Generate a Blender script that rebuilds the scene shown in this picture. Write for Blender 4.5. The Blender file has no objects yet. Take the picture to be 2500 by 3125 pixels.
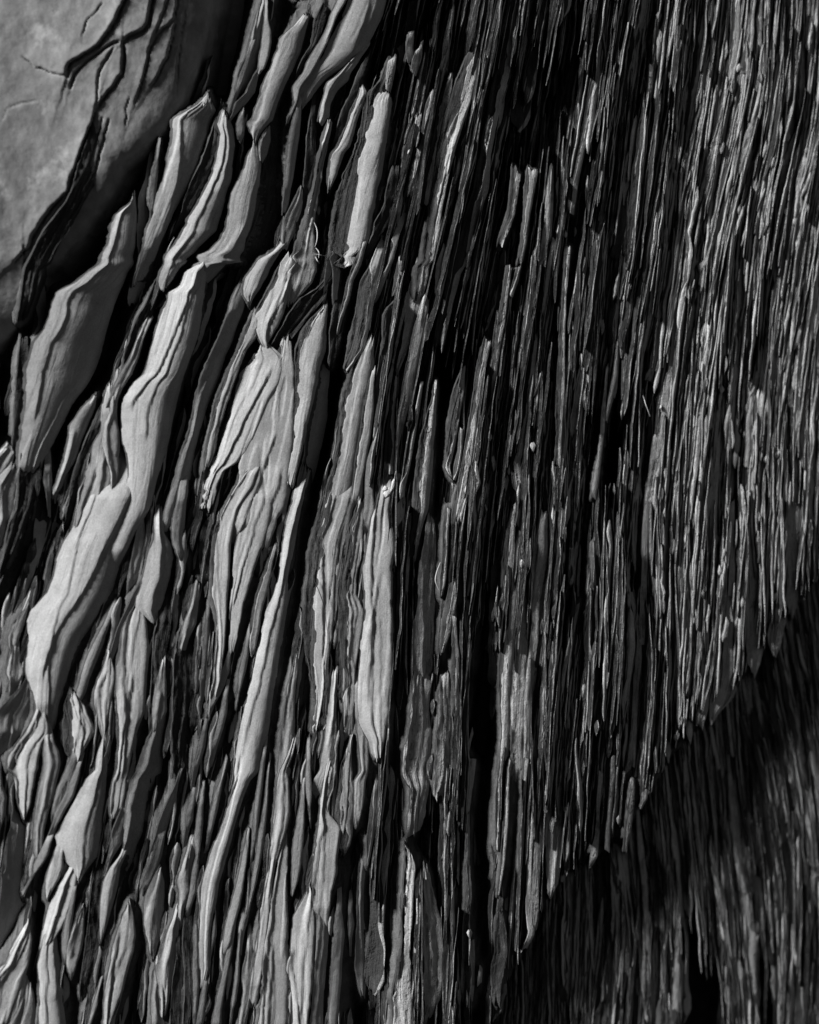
import bpy, math, random
import numpy as np

scene = bpy.context.scene
COL = scene.collection
random.seed(7)
RNG = np.random.default_rng(7)

# ------------------------------------------------------------------ camera, sky, sun, exposure
DIST = 4.5                 # metres from camera to the focused part of the rock
PXM = 0.0008               # one photograph pixel at that distance, metres (2500 px = 2 m)
CAMZ = 1.62
cam_d = bpy.data.cameras.new("camera")
cam = bpy.data.objects.new("camera", cam_d)
COL.objects.link(cam)
cam.location = (0, -DIST, CAMZ)
cam.rotation_euler = (math.radians(90), 0, 0)
cam_d.sensor_fit = 'HORIZONTAL'
cam_d.sensor_width = 24.0
cam_d.lens = 24.0 * DIST / 2.0
cam_d.clip_end = 500
cam_d.clip_start = 0.05
cam_d.dof.use_dof = True
cam_d.dof.focus_distance = DIST + 0.0
cam_d.dof.aperture_fstop = 0.6
scene.camera = cam

SUN_TO = np.array([-0.665, -0.55, 0.50])          # towards the light: left, in front of the face, above
SUN_TO = SUN_TO / np.linalg.norm(SUN_TO)
SUN_EL = math.asin(SUN_TO[2])
world = bpy.data.worlds.new("World")
scene.world = world
world.use_nodes = True
wn = world.node_tree.nodes; wl = world.node_tree.links
wn.clear()
sky = wn.new("ShaderNodeTexSky"); sky.sky_type = 'NISHITA'; sky.sun_disc = False
sky.sun_elevation = SUN_EL
sky.air_density = 0.06; sky.dust_density = 0.0; sky.ozone_density = 0.5
sky.sun_rotation = math.atan2(SUN_TO[0], SUN_TO[1])
bw = wn.new("ShaderNodeRGBToBW")                 # the photograph is black and white
bg = wn.new("ShaderNodeBackground"); bg.inputs["Strength"].default_value = 0.05
wo = wn.new("ShaderNodeOutputWorld")
wl.new(sky.outputs[0], bw.inputs[0]); wl.new(bw.outputs[0], bg.inputs["Color"]); wl.new(bg.outputs[0], wo.inputs[0])

sun_d = bpy.data.lights.new("sun", 'SUN')
sun_d.energy = 5.0
sun_d.angle = math.radians(12)
sun_d.color = (1, 1, 1)
sun = bpy.data.objects.new("sun", sun_d)
COL.objects.link(sun)
from mathutils import Vector
sun.rotation_euler = Vector([float(c) for c in SUN_TO]).to_track_quat('Z', 'Y').to_euler()
sun.location = (-3, -3, 5)
scene.view_settings.view_transform = 'Standard'
scene.view_settings.look = 'None'
scene.view_settings.exposure = 0.6
scene.view_settings.gamma = 1.0
scene.cycles.max_bounces = 4
scene.cycles.diffuse_bounces = 1

# ------------------------------------------------------------------ materials (grey: black-and-white photograph)
def nmath(nt, op, a, b=None, c=None):
    n = nt.nodes.new("ShaderNodeMath"); n.operation = op
    for i, v in enumerate((a, b, c)):
        if v is None: continue
        if isinstance(v, (int, float)): n.inputs[i].default_value = v
        else: nt.links.new(v, n.inputs[i])
    return n.outputs[0]

def ramp(nt, fac, stops):
    r = nt.nodes.new("ShaderNodeValToRGB")
    while len(r.color_ramp.elements) < len(stops): r.color_ramp.elements.new(0.5)
    for e, (p, v) in zip(r.color_ramp.elements, stops):
        e.position = p; e.color = (v, v, v, 1)
    nt.links.new(fac, r.inputs[0])
    return r.outputs[0]

def rock_material(name, base, contrast, speck, bump, streak, rough=0.8, flecks=0.0, patches=0.0, sbump=0.6, cracks=0.8, piece=0.9):
    m = bpy.data.materials.new(name); m.use_nodes = True
    nt = m.node_tree; nt.nodes.clear()
    out = nt.nodes.new("ShaderNodeOutputMaterial")
    p = nt.nodes.new("ShaderNodeBsdfPrincipled")
    nt.links.new(p.outputs[0], out.inputs[0])
    p.inputs["Roughness"].default_value = rough
    p.inputs["Specular IOR Level"].default_value = 0.25
    uv = nt.nodes.new("ShaderNodeUVMap"); uv.uv_map = "grain"
    geo = nt.nodes.new("ShaderNodeNewGeometry")
    sc = nt.nodes.new("ShaderNodeVectorMath"); sc.operation = 'MULTIPLY'
    sc.inputs[1].default_value = (260, 14, 1); nt.links.new(uv.outputs[0], sc.inputs[0])
    def noise(vec, scale, detail, rg=0.55):
        n = nt.nodes.new("ShaderNodeTexNoise"); n.inputs["Scale"].default_value = scale
        n.inputs["Detail"].default_value = detail; n.inputs["Roughness"].default_value = rg
        nt.links.new(vec, n.inputs["Vector"]); return n.outputs["Fac"]
    nstreak = noise(sc.outputs[0], 1.0, 4, 0.65)
    nmid = noise(geo.outputs["Position"], 22.0, 4, 0.6)
    sc2 = nt.nodes.new("ShaderNodeVectorMath"); sc2.operation = 'MULTIPLY'
    sc2.inputs[1].default_value = (26, 1.6, 1); nt.links.new(uv.outputs[0], sc2.inputs[0])
    ncr = noise(sc2.outputs[0], 1.0, 5, 0.55)
    crk = ramp(nt, nmath(nt, 'ABSOLUTE', nmath(nt, 'SUBTRACT', ncr, 0.5)), [(0.0, 1), (0.016, 0.7), (0.04, 0)])
    crk = nmath(nt, 'MULTIPLY', nmath(nt, 'MULTIPLY', crk, ramp(nt, nmid, [(0.46, 0), (0.56, 1)])), cracks)
    nfine = noise(geo.outputs["Position"], 330.0, 3, 0.7)
    nbig = noise(geo.outputs["Position"], 5.0, 3)
    v = nmath(nt, 'ADD', nmath(nt, 'MULTIPLY', nmath(nt, 'SUBTRACT', nmid, 0.5), contrast),
              nmath(nt, 'MULTIPLY', nmath(nt, 'SUBTRACT', nstreak, 0.5), streak))
    v = nmath(nt, 'ADD', v, nmath(nt, 'MULTIPLY', nmath(nt, 'SUBTRACT', nfine, 0.5), speck))
    v = nmath(nt, 'ADD', v, nmath(nt, 'MULTIPLY', nmath(nt, 'SUBTRACT', nbig, 0.5), contrast * 0.8))
    npiece = noise(uv.outputs[0], 0.9, 2)
    v = nmath(nt, 'ADD', v, nmath(nt, 'MULTIPLY', nmath(nt, 'SUBTRACT', npiece, 0.5), piece))
    v = nmath(nt, 'MULTIPLY', nmath(nt, 'ADD', v, 1.0), base)
    if flecks:
        f = nmath(nt, 'MULTIPLY', ramp(nt, nfine, [(0.60, 0), (0.72, 1)]), ramp(nt, nmid, [(0.5, 0), (0.66, 1)]))
        v = nmath(nt, 'ADD', v, nmath(nt, 'MULTIPLY', f, flecks))
    if patches:
        w2 = noise(geo.outputs["Position"], 9.0, 5, 0.65)
        v = nmath(nt, 'ADD', v, nmath(nt, 'MULTIPLY', ramp(nt, w2, [(0.60, 0), (0.75, 1)]), patches))
    v = nmath(nt, 'MULTIPLY', v, nmath(nt, 'SUBTRACT', 1.0, nmath(nt, 'MULTIPLY', crk, 0.75)))
    v = nmath(nt, 'MAXIMUM', v, 0.015)
    nt.links.new(v, p.inputs["Base Color"])
    b = nt.nodes.new("ShaderNodeBump"); b.inputs["Strength"].default_value = bump
    b.inputs["Distance"].default_value = 0.004
    hsum = nmath(nt, 'ADD', nmath(nt, 'MULTIPLY', nstreak, sbump), nmath(nt, 'MULTIPLY', nfine, 0.35))
    hsum = nmath(nt, 'ADD', hsum, nmath(nt, 'MULTIPLY', noise(geo.outputs["Position"], 90.0, 4, 0.6), 0.8))
    hsum = nmath(nt, 'SUBTRACT', hsum, nmath(nt, 'MULTIPLY', crk, 1.2))
    nt.links.new(hsum, b.inputs["Height"]); nt.links.new(b.outputs[0], p.inputs["Normal"])
    return m

MAT_SMOOTH = rock_material("slate_cleavage_face", 0.34, 0.8, 1.1, 0.3, 0.16, 0.62, sbump=0.15, cracks=0.28)
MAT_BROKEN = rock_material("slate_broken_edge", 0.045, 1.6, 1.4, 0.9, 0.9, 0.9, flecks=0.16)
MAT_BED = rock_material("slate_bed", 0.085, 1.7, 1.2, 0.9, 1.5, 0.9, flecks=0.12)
MAT_FISSILE = rock_material("slate_thin_bedding", 0.39, 1.1, 1.4, 1.0, 1.3, 0.75, flecks=0.4)
MAT_QUARTZ = rock_material("quartz", 0.72, 0.5, 0.5, 1.0, 0.1, 0.5, cracks=0.0)
MAT_BOULDER = rock_material("smooth_rock", 0.27, 1.7, 0.5, 0.25, 0.0, 0.8, patches=0.2, sbump=0.0, cracks=0.0, piece=0.3)
MAT_VEINED = rock_material("veined_rock", 0.23, 1.3, 0.6, 0.25, 0.0, 0.8, patches=0.22, sbump=0.05, cracks=0.0, piece=0.2)
MAT_STRAW = rock_material("dry_straw", 0.6, 0.2, 0.1, 0.1, 0.1, 0.6)

# ------------------------------------------------------------------ noise
_perm = RNG.random(65536)
def h2(ix, iy):
    return _perm[(ix * 7919 + iy * 104729 + (ix * iy) * 31) & 65535]
def vnoise(x, y):
    ix = np.floor(x).astype(np.int64); iy = np.floor(y).astype(np.int64)
    fx = x - ix; fy = y - iy
    fx = fx * fx * (3 - 2 * fx); fy = fy * fy * (3 - 2 * fy)
    a = h2(ix, iy); b = h2(ix + 1, iy); c = h2(ix, iy + 1); d = h2(ix + 1, iy + 1)
    return (a + (b - a) * fx) * (1 - fy) + (c + (d - c) * fx) * fy
def fbm(x, y, o=4, g=0.5):
    s = 0; a = 1.0; t = 0
    for i in range(o):
        s = s + a * (vnoise(x + 17.3 * i, y - 9.1 * i) - 0.5); t += a; a *= g; x = x * 2.03; y = y * 2.03
    return s / t * 2        # about -1..1

# ------------------------------------------------------------------ the lie of the rock: photograph pixel + depth -> world
EDGE = np.array([(2700, 1640), (2482, 1806), (2414, 1884), (2330, 2020), (2299, 2059), (2239, 2134), (2153, 2207), (2100, 2275),
                 (2040, 2350), (1981, 2435), (1955, 2466), (1903, 2601), (1861, 2596), (1803, 2643), (1699, 2706), (1678, 2742),
                 (1642, 2847), (1610, 2888), (1593, 2904), (1540, 3050), (1480, 3350)], float)
_ex = EDGE[::-1, 0]; _ey = EDGE[::-1, 1]
def edge_y(x):
    o = np.argsort(EDGE[:, 0]); return np.interp(x, EDGE[o, 0], EDGE[o, 1], left=9e3)
def base_main(x, y):
    t = (x - 1250.0) / 1250.0
    d = 0.20 * t + 0.05 * np.clip(t, 0, None) ** 2          # the face runs away to the right
    d = d + 0.05 * ((y - 1500.0) / 1500.0) * (t < 9) * 0.4
    return d
RECESS = 0.16
def to_world(x, y, z, recess=0.0):
    """x, y photograph pixels on the face, z pixels towards the viewer"""
    dep = base_main(x, y) + recess - z * PXM
    k = (DIST + dep) / DIST * PXM
    return np.stack([(x - 1250.0) * k, dep, (1562.5 - y) * k + CAMZ], -1)

# ------------------------------------------------------------------ traced sheets
CR = dict(A=(0, 0), B=(800, 0), C=(1600, 0), D=(0, 750), E=(800, 750), F=(1600, 750),
          G=(0, 1550), H=(800, 1550), I=(1600, 1550), J=(0, 2325), K=(800, 2325), L=(1600, 2325))
KS = 900.0 / 1725.0
SPEC = """# boulder, upper left
A r .42 z4 #B | 690 560 600; 760 530 650; 840 500 660; 960 450 640; 1050 430 570; 1150 400 510; 1250 320 460; 1350 250 400; 1450 200 330; 1533 160 280; D:120 145 255; 300 120 200; 420 105 150
# folds
A f .47 | 575 1205 1240; 620 1140 1262; 690 1010 1235; 760 1005 1218; 860 990 1185; 980 960 1145; 1100 930 1095; 1150 920 1065; 1240 900 1015; 1330 860 985; 1450 830 930
A s .4 z4 | 930 915 927; 1020 890 924; 1120 880 916; 1230 885 899
A s .2 z-50 | 1040 850 930; 1140 810 900; 1300 800 930; 1450 800 950; 1533 800 930; D:120 790 900
A f .46 | 1160 762 785; 1230 690 792; 1330 660 793; 1430 632 792; 1533 600 788; D:60 596 775; 150 520 748; 210 450 726; 262 340 700; 330 305 672; 400 300 650; 470 270 628; 560 200 608; 640 180 580; 720 155 550; 800 158 510; 900 155 440; 1000 140 390; 1100 130 335; 1200 120 275; 1290 110 242
D r .35 z-30 | 700 105 160; 850 95 158; 1000 80 150; 1200 70 120; 1330 50 100
D s .46 z-10 | 1180 40 80; 1250 -60 76; 1340 -100 20
D s .48 z-10 | 1290 60 110; 1400 -60 106; 1533 -100 92; G:100 -100 60; 210 -100 15
D r .4 z-6 | 1220 120 232; 1350 110 240; 1450 108 222; 1533 100 195; G:80 60 165; 180 40 120; 270 30 70
G r .3 z-30 | -40 170 330; 60 150 300; 160 120 270; 280 60 210; 400 10 150; 520 -40 90
G s .2 z-45 | 90 200 300; 200 190 260; 330 195 215
D f .46 z-4 | 872 548 566; 940 480 558; 1040 415 513; 1140 400 475; 1240 375 443; 1335 345 388
D s .36 z-20 | 1310 265 300; 1370 255 304; 1450 275 298
A f .52 z4 | 668 1292 1342; 740 1262 1366; 800 1285 1372; 860 1280 1377; 950 1262 1367; 1050 1222 1354; 1150 1168 1326; 1250 1104 1296; 1350 1062 1266; 1440 1022 1172; 1533 974 1100; D:40 990 1140; 80 972 1085; 130 962 1052; 200 945 1012; 244 950 980
A r .34 z-20 | 740 1245 1280; 850 1210 1280; 960 1170 1250; 1060 1120 1215; 1160 1075 1160; 1230 1060 1110
D f .55 z6 | 108 1160 1213; 150 1072 1213; 235 1042 1207; 262 985 1202; 310 985 1196; 400 950 1182; 500 920 1166; 600 890 1134; 700 866 1096; 745 850 1078; 800 782 1062; 880 713 1042; 1000 710 1014; 1100 722 992; 1200 735 964; 1300 745 934; 1400 742 910; 1533 715 882; G:120 680 800; 250 640 740
D s .5 z2 | 980 600 665; 1080 590 692; 1150 545 697; 1250 532 692; 1350 512 674; 1450 474 645; 1533 440 625; G:100 430 560
D r .32 z-14 | 330 850 905; 420 800 885; 500 770 855; 600 735 835; 700 715 800
D s .42 z0 | 540 805 842; 650 762 812; 750 702 772; 835 662 716; 900 645 690
D s .42 z0 | 880 650 690; 960 640 684; 1050 602 690; 1150 600 697; 1250 620 696; 1330 648 690; 1430 650 668
D r .42 z-6 | 1000 560 606; 1100 510 570; 1200 470 530; 1300 430 505; 1400 410 480; 1500 400 440
G f .55 z4 | -60 520 820; 0 490 806; 100 432 788; 200 370 758; 300 325 732; 400 305 697; 500 265 662; 600 182 622; 680 160 572; 750 162 502; 850 160 442; 950 160 407; 1050 180 372; 1150 200 342
A f .5 | 826 1474 1496; 900 1440 1512; 960 1430 1527; 1050 1400 1522; 1150 1352 1508; 1250 1332 1494; 1330 1322 1474; 1400 1300 1445; 1470 1230 1432; 1533 1170 1420; D:60 1150 1400; 100 1140 1330
B f .5 | 84 244 276; 150 182 264; 220 112 247; 300 90 227; 400 50 184; 500 12 134; 600 -20 94; 700 -58 64; A:720 1447 1574; 780 1455 1522; 828 1476 1494
A s .5 z2 | 112 1548 1568; 180 1540 1586; 250 1530 1586; 330 1520 1572; 400 1510 1547; 428 1506 1518
A s .22 z-8 | 150 1490 1540; 280 1450 1535; 400 1400 1512; 500 1370 1484; 555 1384 1400
A s .4 z0 | 290 1462 1475; 380 1430 1458; 470 1395 1430; 545 1378 1396
A s .28 z-4 | 440 1490 1516; 540 1440 1492; 600 1380 1446; 674 1354 1376
A s .4 | 640 1414 1426; 720 1385 1432; 770 1385 1426; 822 1394 1401
A s .3 z-6 | 740 1566 1582; 820 1512 1582; 900 1514 1562; 944 1520 1534
# B group
B f .5 z-6 | -60 525 740; 0 510 728; 100 470 704; 200 420 656; 300 360 596; 380 310 506; 430 252 408; 500 215 336; 560 205 286; 604 205 242
B s .52 z4 | -60 460 515; 0 440 492; 80 400 442; 160 380 412; 250 330 382; 350 270 332; 420 240 292; 500 180 227; 592 185 205
B r .4 z0 | 30 360 378; 120 310 371; 200 300 342; 260 290 322; 340 240 272
B f .36 z-4 | 600 205 230; 700 180 227; 800 155 217; 900 140 202; 1000 135 187; 1100 130 165
B r .22 z-40 | 560 70 110; 700 50 115; 850 20 150; 1000 0 150; 1150 -40 142; 1300 -80 112; 1440 -100 60
B f .42 z-4 | 424 450 512; 470 390 502; 520 370 442; 600 350 400; 680 330 392; 724 325 348
B s .42 z0 | 1096 222 238; 1180 180 236; 1250 140 222; 1330 115 197; 1400 110 167; 1464 130 144
B r .3 z-16 | 670 285 310; 800 265 312; 950 255 316; 1100 240 292; 1250 200 262; 1400 190 232
B s .46 z0 | 712 382 416; 780 355 365 406; 850 335 348 386; 950 316 330 361; 1050 300 313 346; 1150 280 298 327; 1250 260 276 312; 1350 225 250 302; 1450 200 228 307; 1533 180 200 312; E:60 168 317; 150 150 317; 220 145 293; 280 140 244; 334 150 188
B f .52 z2 | 510 572 594; 545 565 620; 620 530 545 592; 700 500 514 562; 780 470 482 543; 860 428 442 514; 900 385 408 484; 960 380 398 463; 1040 380 396 434; 1115 378 398
B r .3 z-14 | 440 560 590; 540 520 560; 640 470 520; 740 440 480; 820 420 450
B s .36 z0 | 338 742 786; 400 730 782; 480 724 762; 530 722 748
B r .42 z2 | 474 690 720; 520 650 722; 580 625 715; 600 630 690
B f .57 z4 | 540 690 752; 580 600 655 752; 650 594 645 746; 700 588 640 738; 780 572 620 728; 830 560 610 725; 900 530 580 718; 1000 480 566 704; 1100 445 556 684; 1200 430 540 660; 1300 410 516 638; 1400 395 502 622; 1460 392 512 594; 1533 400 490 562; E:60 470 532; 112 476 498
B s .2 z-6 | 1500 390 440; E:0 400 470; 60 420 465; 150 418 458; 290 415 440
# central laminae, B
B s .46 z6 | 290 1215 1252 1264; 360 1180 1212 1270; 450 1140 1190 1257; 550 1110 1165 1228; 650 1080 1145 1198; 750 1055 1092 1168; 800 1045 1075 1147; 900 1025 1072 1122; 1000 1005 1062 1098; 1100 985 1048 1077; 1200 970 1028 1052; 1350 945 1004 1030; 1533 910 976 1003; E:100 885 945 982; 200 870 925 972; 320 850 905 950
B s .42 z0 | 526 990 1006; 600 962 976 1002; 700 945 956 987; 800 925 936 962; 900 905 915 935
B s .44 z0 | 664 900 930; 750 870 890 927; 834 868 900
B s .4 z0 | 430 1098 1116; 550 1045 1062 1107; 650 1025 1040 1092; 800 1000 1022 1062; 1000 960 985 1022; 1200 925 950 980
B r .36 z2 | 1232 700 772; 1300 660 752; 1376 650 690
B r .32 z0 | 1092 670 712; 1140 662 700; 1172 664 690
B r .33 z0 | 980 762 800; 1100 732 790; 1214 710 758
B s .42 z2 | 850 900 935; 960 870 890 940; 1060 855 878 905; 1150 830 850 880
B r .4 z4 | 820 850 890; 870 830 870; 940 820 845
B s .38 z4 | -40 1440 1485 1535; 0 1430 1478 1522; 100 1420 1465 1502; 200 1390 1440 1482; 300 1375 1430 1466; 450 1350 1410 1441; 550 1330 1380 1412; 640 1320 1368 1392; 700 1310 1334 1377; 800 1285 1312 1362; 900 1270 1310 1342; 1050 1240 1290 1336; 1100 1235 1268 1327; 1200 1200 1238 1292; 1300 1170 1220 1252; 1400 1150 1203 1226; 1533 1120 1178 1200; E:150 1080 1130 1166; 300 1050 1098 1126; 450 1020 1068 1091; 600 1000 1040 1058
B s .36 z8 | 988 1462 1490 1514; 1100 1452 1485 1502; 1250 1435 1465 1482; 1360 1390 1420 1440; 1440 1376 1392 1400
B s .38 z8 | 988 1556 1612; 1040 1550 1565 1608; 1100 1542 1560 1600; 1250 1525 1540 1572; 1400 1510 1528 1550; 1533 1490 1505 1525
B f .42 z6 | 965 1688 1700; 1100 1670 1708; 1250 1655 1704; 1400 1640 1694; 1533 1625 1680; E:100 1605 1650; 200 1590 1630
B s .3 z0 | 180 860 892; 260 840 885; 360 850 890
B s .28 z0 | 265 905 945; 350 880 930; 430 870 900
# center slabs
D f .52 z2 | 36 1592 1640; 80 1512 1612; 130 1482 1582; 180 1442 1562; 250 1430 1524; 300 1432 1484; 334 1455 1466
D f .26 z-20 | 380 1335 1420; 450 1310 1392; 550 1270 1362; 650 1222 1314; 750 1182 1284; 850 1142 1244; 950 1125 1204; 1050 1110 1174; 1150 1080 1152; 1250 1042 1132; 1400 1002 1112; 1533 960 1085; G:120 930 1040
D s .5 z4 | 374 1486 1510; 450 1445 1462 1522; 530 1410 1432 1502; 600 1385 1402 1444; 700 1335 1352 1404; 800 1300 1322 1368; 900 1260 1282 1334; 1000 1240 1262 1304; 1100 1215 1236 1274; 1200 1195 1212 1262; 1310 1192 1216
E s .55 z4 | 56 152 196; 130 92 105 191; 200 62 80 162; 300 10 32 152; 400 -50 -28 127; 450 -62 -46 106; 520 -30 -18 76; 584 22 44
D s .58 z2 | 590 1500 1560; 650 1470 1485 1652; 720 1402 1424 1662; 800 1370 1393 1642; 900 1348 1371 1574; 1000 1315 1342 1534; 1100 1285 1312 1494; 1200 1258 1282 1442; 1262 1250 1392; 1310 1236 1310; 1400 1205 1270; 1533 1180 1235
E f .56 z6 | 352 352 386; 420 285 303 382; 500 240 263 374; 600 205 228 370; 700 195 217 336; 800 195 220 322; 900 190 212 302; 1000 180 202 277; 1100 190 252; 1200 180 232; 1300 165 207; 1396 150 174
E r .42 z0 | 250 320 380; 300 230 370; 350 190 330; 420 150 270; 500 90 200; 560 60 150
E s .52 z0 | 540 115 165; 640 90 110 172; 750 40 62 187; 850 0 22 192; 950 -32 197; 1050 -62 192; 1150 -92 182; 1250 -130 172; 1350 -150 162; 1450 -170 152; 1533 -192 142; G:100 1332 1600
E s .1 z-50 | 700 340 400; 850 310 390; 1000 280 380; 1150 250 350; 1300 210 320; 1400 180 290; 1533 140 260
G s .58 z8 | -60 1400 1600; 0 1395 1592; 100 1381 1572; 200 1371 1544; 300 1366 1508; 450 1356 1452; 550 1346 1427; 650 1341 1412; 750 1340 1394; 856 1336 1362
D s .56 z8 | 1330 1430 1500; 1400 1382 1482; 1470 1342 1432; 1533 1310 1388; G:100 1262 1281 1367; 200 1245 1262 1352; 300 1236 1252 1347; 400 1240 1342; 500 1240 1332; 600 1258 1327; 700 1264 1322; 800 1260 1317; 900 1250 1302; 1000 1250 1292; 1106 1235 1262
E r .34 z0 | 386 412 480; 440 402 481; 520 390 466; 600 394 442; 706 385 408
E s .26 z-4 | 60 386 406; 150 370 406; 238 362 384
E s .34 z2 | 116 632 690; 200 582 642 672; 300 560 628 652; 400 540 616 642; 500 520 598 622; 600 500 578 600; 726 480 508
E s .38 z4 | 0 575 584 606; 100 540 552 582; 200 500 508 532; 300 478 488 512; 416 454 472
E s .36 z4 | -40 760 800; 0 735 770 792; 100 705 740 762; 200 688 722
E s .4 z4 | 60 800 830; 160 780 800 825; 290 764 774
E r .38 z2 | 266 802 852; 330 740 842; 400 700 812; 500 700 792; 600 697 772; 650 695 746; 682 700 742
E s .36 z6 | 270 845 858; 400 800 815 835; 540 775 788 802; 680 755 768
E s .44 z4 | 90 902 972; 200 872 962; 300 852 942; 400 842 917; 500 826 882; 600 806 847; 700 786 812; 756 776 785
E f .4 z4 | 290 945 976; 400 905 973; 500 878 962; 600 858 938; 700 838 918; 800 820 893; 900 805 877; 1000 790 843; 1100 785 813; 1210 780 794
E f .5 z2 | 530 622 656; 620 560 585 652; 700 525 552 657; 800 495 522 643; 900 475 502 623; 1000 465 492 603; 1100 450 472 578; 1200 435 457 563; 1300 410 432 548; 1400 380 402 533; 1480 370 387 518; 1533 368 382 503; H:120 350 440
E r .28 z0 | 682 682 716; 800 660 702; 900 650 692; 1004 640 664
E s .47 z6 | 720 642 660; 850 610 622 652; 950 592 602 652; 1050 582 592 642; 1150 567 577 627; 1300 542 552 602; 1460 530 568
E s .32 z2 | 736 742 766; 850 695 725 747; 950 678 720 742; 1056 660 716
E s .34 z4 | 756 780 793; 900 755 766 782; 1050 740 755 776; 1200 742 764 778; 1330 740 770
E s .44 z2 | 1140 652 666; 1250 618 662; 1350 608 657; 1450 608 652; 1533 600 662; H:100 580 640
E r .26 z0 | 1000 742 776; 1100 725 779; 1200 715 776; 1300 712 771; 1380 709 766; 1440 709 762
E s .34 z2 | 800 928 942; 950 895 925; 1050 868 895 908; 1150 850 875 892; 1300 825 848 862; 1400 805 838; 1480 800 825
E f .38 z6 | 784 1012 1023; 900 985 997 1022; 1000 958 977 1017; 1100 935 962 1012; 1200 915 947 1003; 1300 900 937 998; 1400 890 927 988; 1533 885 930 973; H:80 880 915 945; 200 870 890 915; 320 862 880 895
E s .36 z4 | 716 1172 1186; 850 1120 1160 1182; 950 1098 1142 1163; 1050 1082 1128 1148; 1150 1075 1110 1133; 1290 1070 1100; 1370 1108 1120
E s .34 z6 | 1076 1156 1176; 1180 1146 1162 1174; 1280 1126 1148 1162; 1366 1117 1132
E s .42 z6 | 550 1300 1342; 650 1270 1292 1322; 800 1242 1262 1287; 950 1222 1242 1264; 1100 1195 1217 1247; 1250 1172 1192 1227; 1400 1145 1167 1202; 1533 1122 1142 1182; H:100 1105 1130 1150
E s .4 z4 | 120 1425 1445 1462; 300 1400 1418 1440; 450 1380 1402 1420; 600 1360 1375 1395; 800 1330 1350 1368; 1000 1300 1315 1332; 1200 1275 1292 1310; 1340 1285 1302
E s .4 z6 | 500 1580 1600 1616; 650 1560 1578 1600; 800 1540 1562 1590; 1000 1515 1542 1572; 1150 1475 1502 1542; 1280 1450 1465 1512; 1400 1470 1490 1534; 1440 1505 1530
E s .33 z2 | -30 1065 1115; 0 1060 1112; 100 1025 1106; 200 1014 1092; 260 1010 1068; 326 1020 1034
E s .36 z6 | 120 1490 1500 1515; 200 1470 1482 1500; 290 1450 1462
E s .38 z6 | -40 1680 1700 1720; 100 1650 1672 1695; 250 1630 1650 1672; 400 1605 1625 1650
# H
H f .56 z2 | -60 185 245; 0 170 228; 100 140 208; 200 115 193; 300 105 174; 400 92 156; 500 68 150; 600 28 144; 700 -2 129; 800 -22 109; 900 -42 98; 1000 -62 83; 1100 -92 68; 1200 -112 48; 1300 -132 33; 1400 -152 13; 1533 -170 -8; J:100 1368 1466; 200 1340 1424; 300 1320 1394; 400 1288 1364; 500 1250 1334; 600 1220 1314; 700 1190 1284; 800 1180 1268; 900 1165 1252; 1000 1160 1238; 1100 1165 1228; 1200 1170 1222; 1310 1166 1196
H s .46 z2 | 852 192 206; 950 175 207; 1050 150 197; 1150 135 192; 1250 125 192; 1350 115 187; 1450 105 172; 1533 95 167; K:100 80 156
H r .28 z-30 | 720 140 200; 850 110 196; 950 90 176; 1050 70 152; 1200 50 130; 1400 0 110; 1533 -20 95
H s .52 z4 | -60 350 400 530; 0 332 388 522; 100 305 367 492; 200 280 356 458; 300 272 342 443; 400 268 322 432; 500 256 312 427; 600 246 310 427; 700 240 310 417; 800 246 305 402; 900 262 305 387; 1000 286 310 382; 1100 300 367; 1200 298 342; 1306 300 318
H s .5 z4 | 940 412 441; 1100 398 439; 1200 388 437; 1300 368 439; 1400 353 432; 1533 338 422; K:100 300 400
H s .4 z6 | -40 520 540; 0 505 532; 150 478 507; 300 455 481; 450 436 452; 606 430 439
H s .5 z4 | -40 565 600; 0 548 560 592; 100 510 540 587; 200 482 526 587; 300 468 516 577; 400 460 510 557; 500 450 506 552; 600 448 500 602; 700 448 496 592; 800 452 496 572; 900 460 500 552; 1000 490 515 542; 1100 478 542; 1210 480 536
H s .54 z8 | -60 670 750; 0 660 740; 60 640 747; 150 625 767; 250 610 772; 350 598 765; 450 606 763; 550 603 763; 650 595 767; 750 585 772; 850 580 770; 950 570 764; 1050 560 757; 1150 560 747; 1250 576 733; 1350 632 722; 1460 658 702
H s .46 z4 | 1050 545 622; 1200 545 627; 1350 560 632; 1450 570 627; 1533 580 622; K:100 540 605; 200 540 596; 300 545 581; 384 551 561
H s .36 z0 | -40 790 825; 0 785 822; 60 780 832; 108 784 798
H s .28 z0 | 40 848 882; 200 830 855 872; 350 826 848 862; 484 834 854
H r .24 z-10 | 180 796 816; 400 790 813; 600 785 809; 836 786 805
H s .26 z-4 | 50 975 1005; 150 958 1016; 300 930 1016; 400 920 1012; 500 910 1010; 600 898 1007; 700 890 1012; 800 885 1012; 900 880 1002; 1010 880 985
H s .4 z-2 | 960 890 992; 1100 880 987; 1200 868 982; 1300 850 986; 1400 830 982; 1533 810 982; K:150 865 970; 300 850 945; 420 850 928
H s .36 z4 | 520 1175 1195 1216; 650 1165 1185 1216; 800 1160 1182 1211; 936 1184 1199
H s .36 z-2 | 970 1050 1086; 1100 1038 1102; 1200 1028 1117; 1350 1018 1112; 1533 1008 1107; K:200 1000 1060
H f .4 z0 | 460 1470 1500; 600 1430 1450 1500; 750 1405 1425 1490; 900 1395 1410 1480; 1050 1390 1402 1470; 1200 1400 1462; 1350 1400 1450; 1500 1395 1440
H s .4 z-2 | 480 1500 1565; 650 1495 1582; 800 1490 1584; 950 1482 1582; 1100 1472 1580; 1300 1455 1572; 1533 1445 1562; K:120 1440 1540
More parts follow.
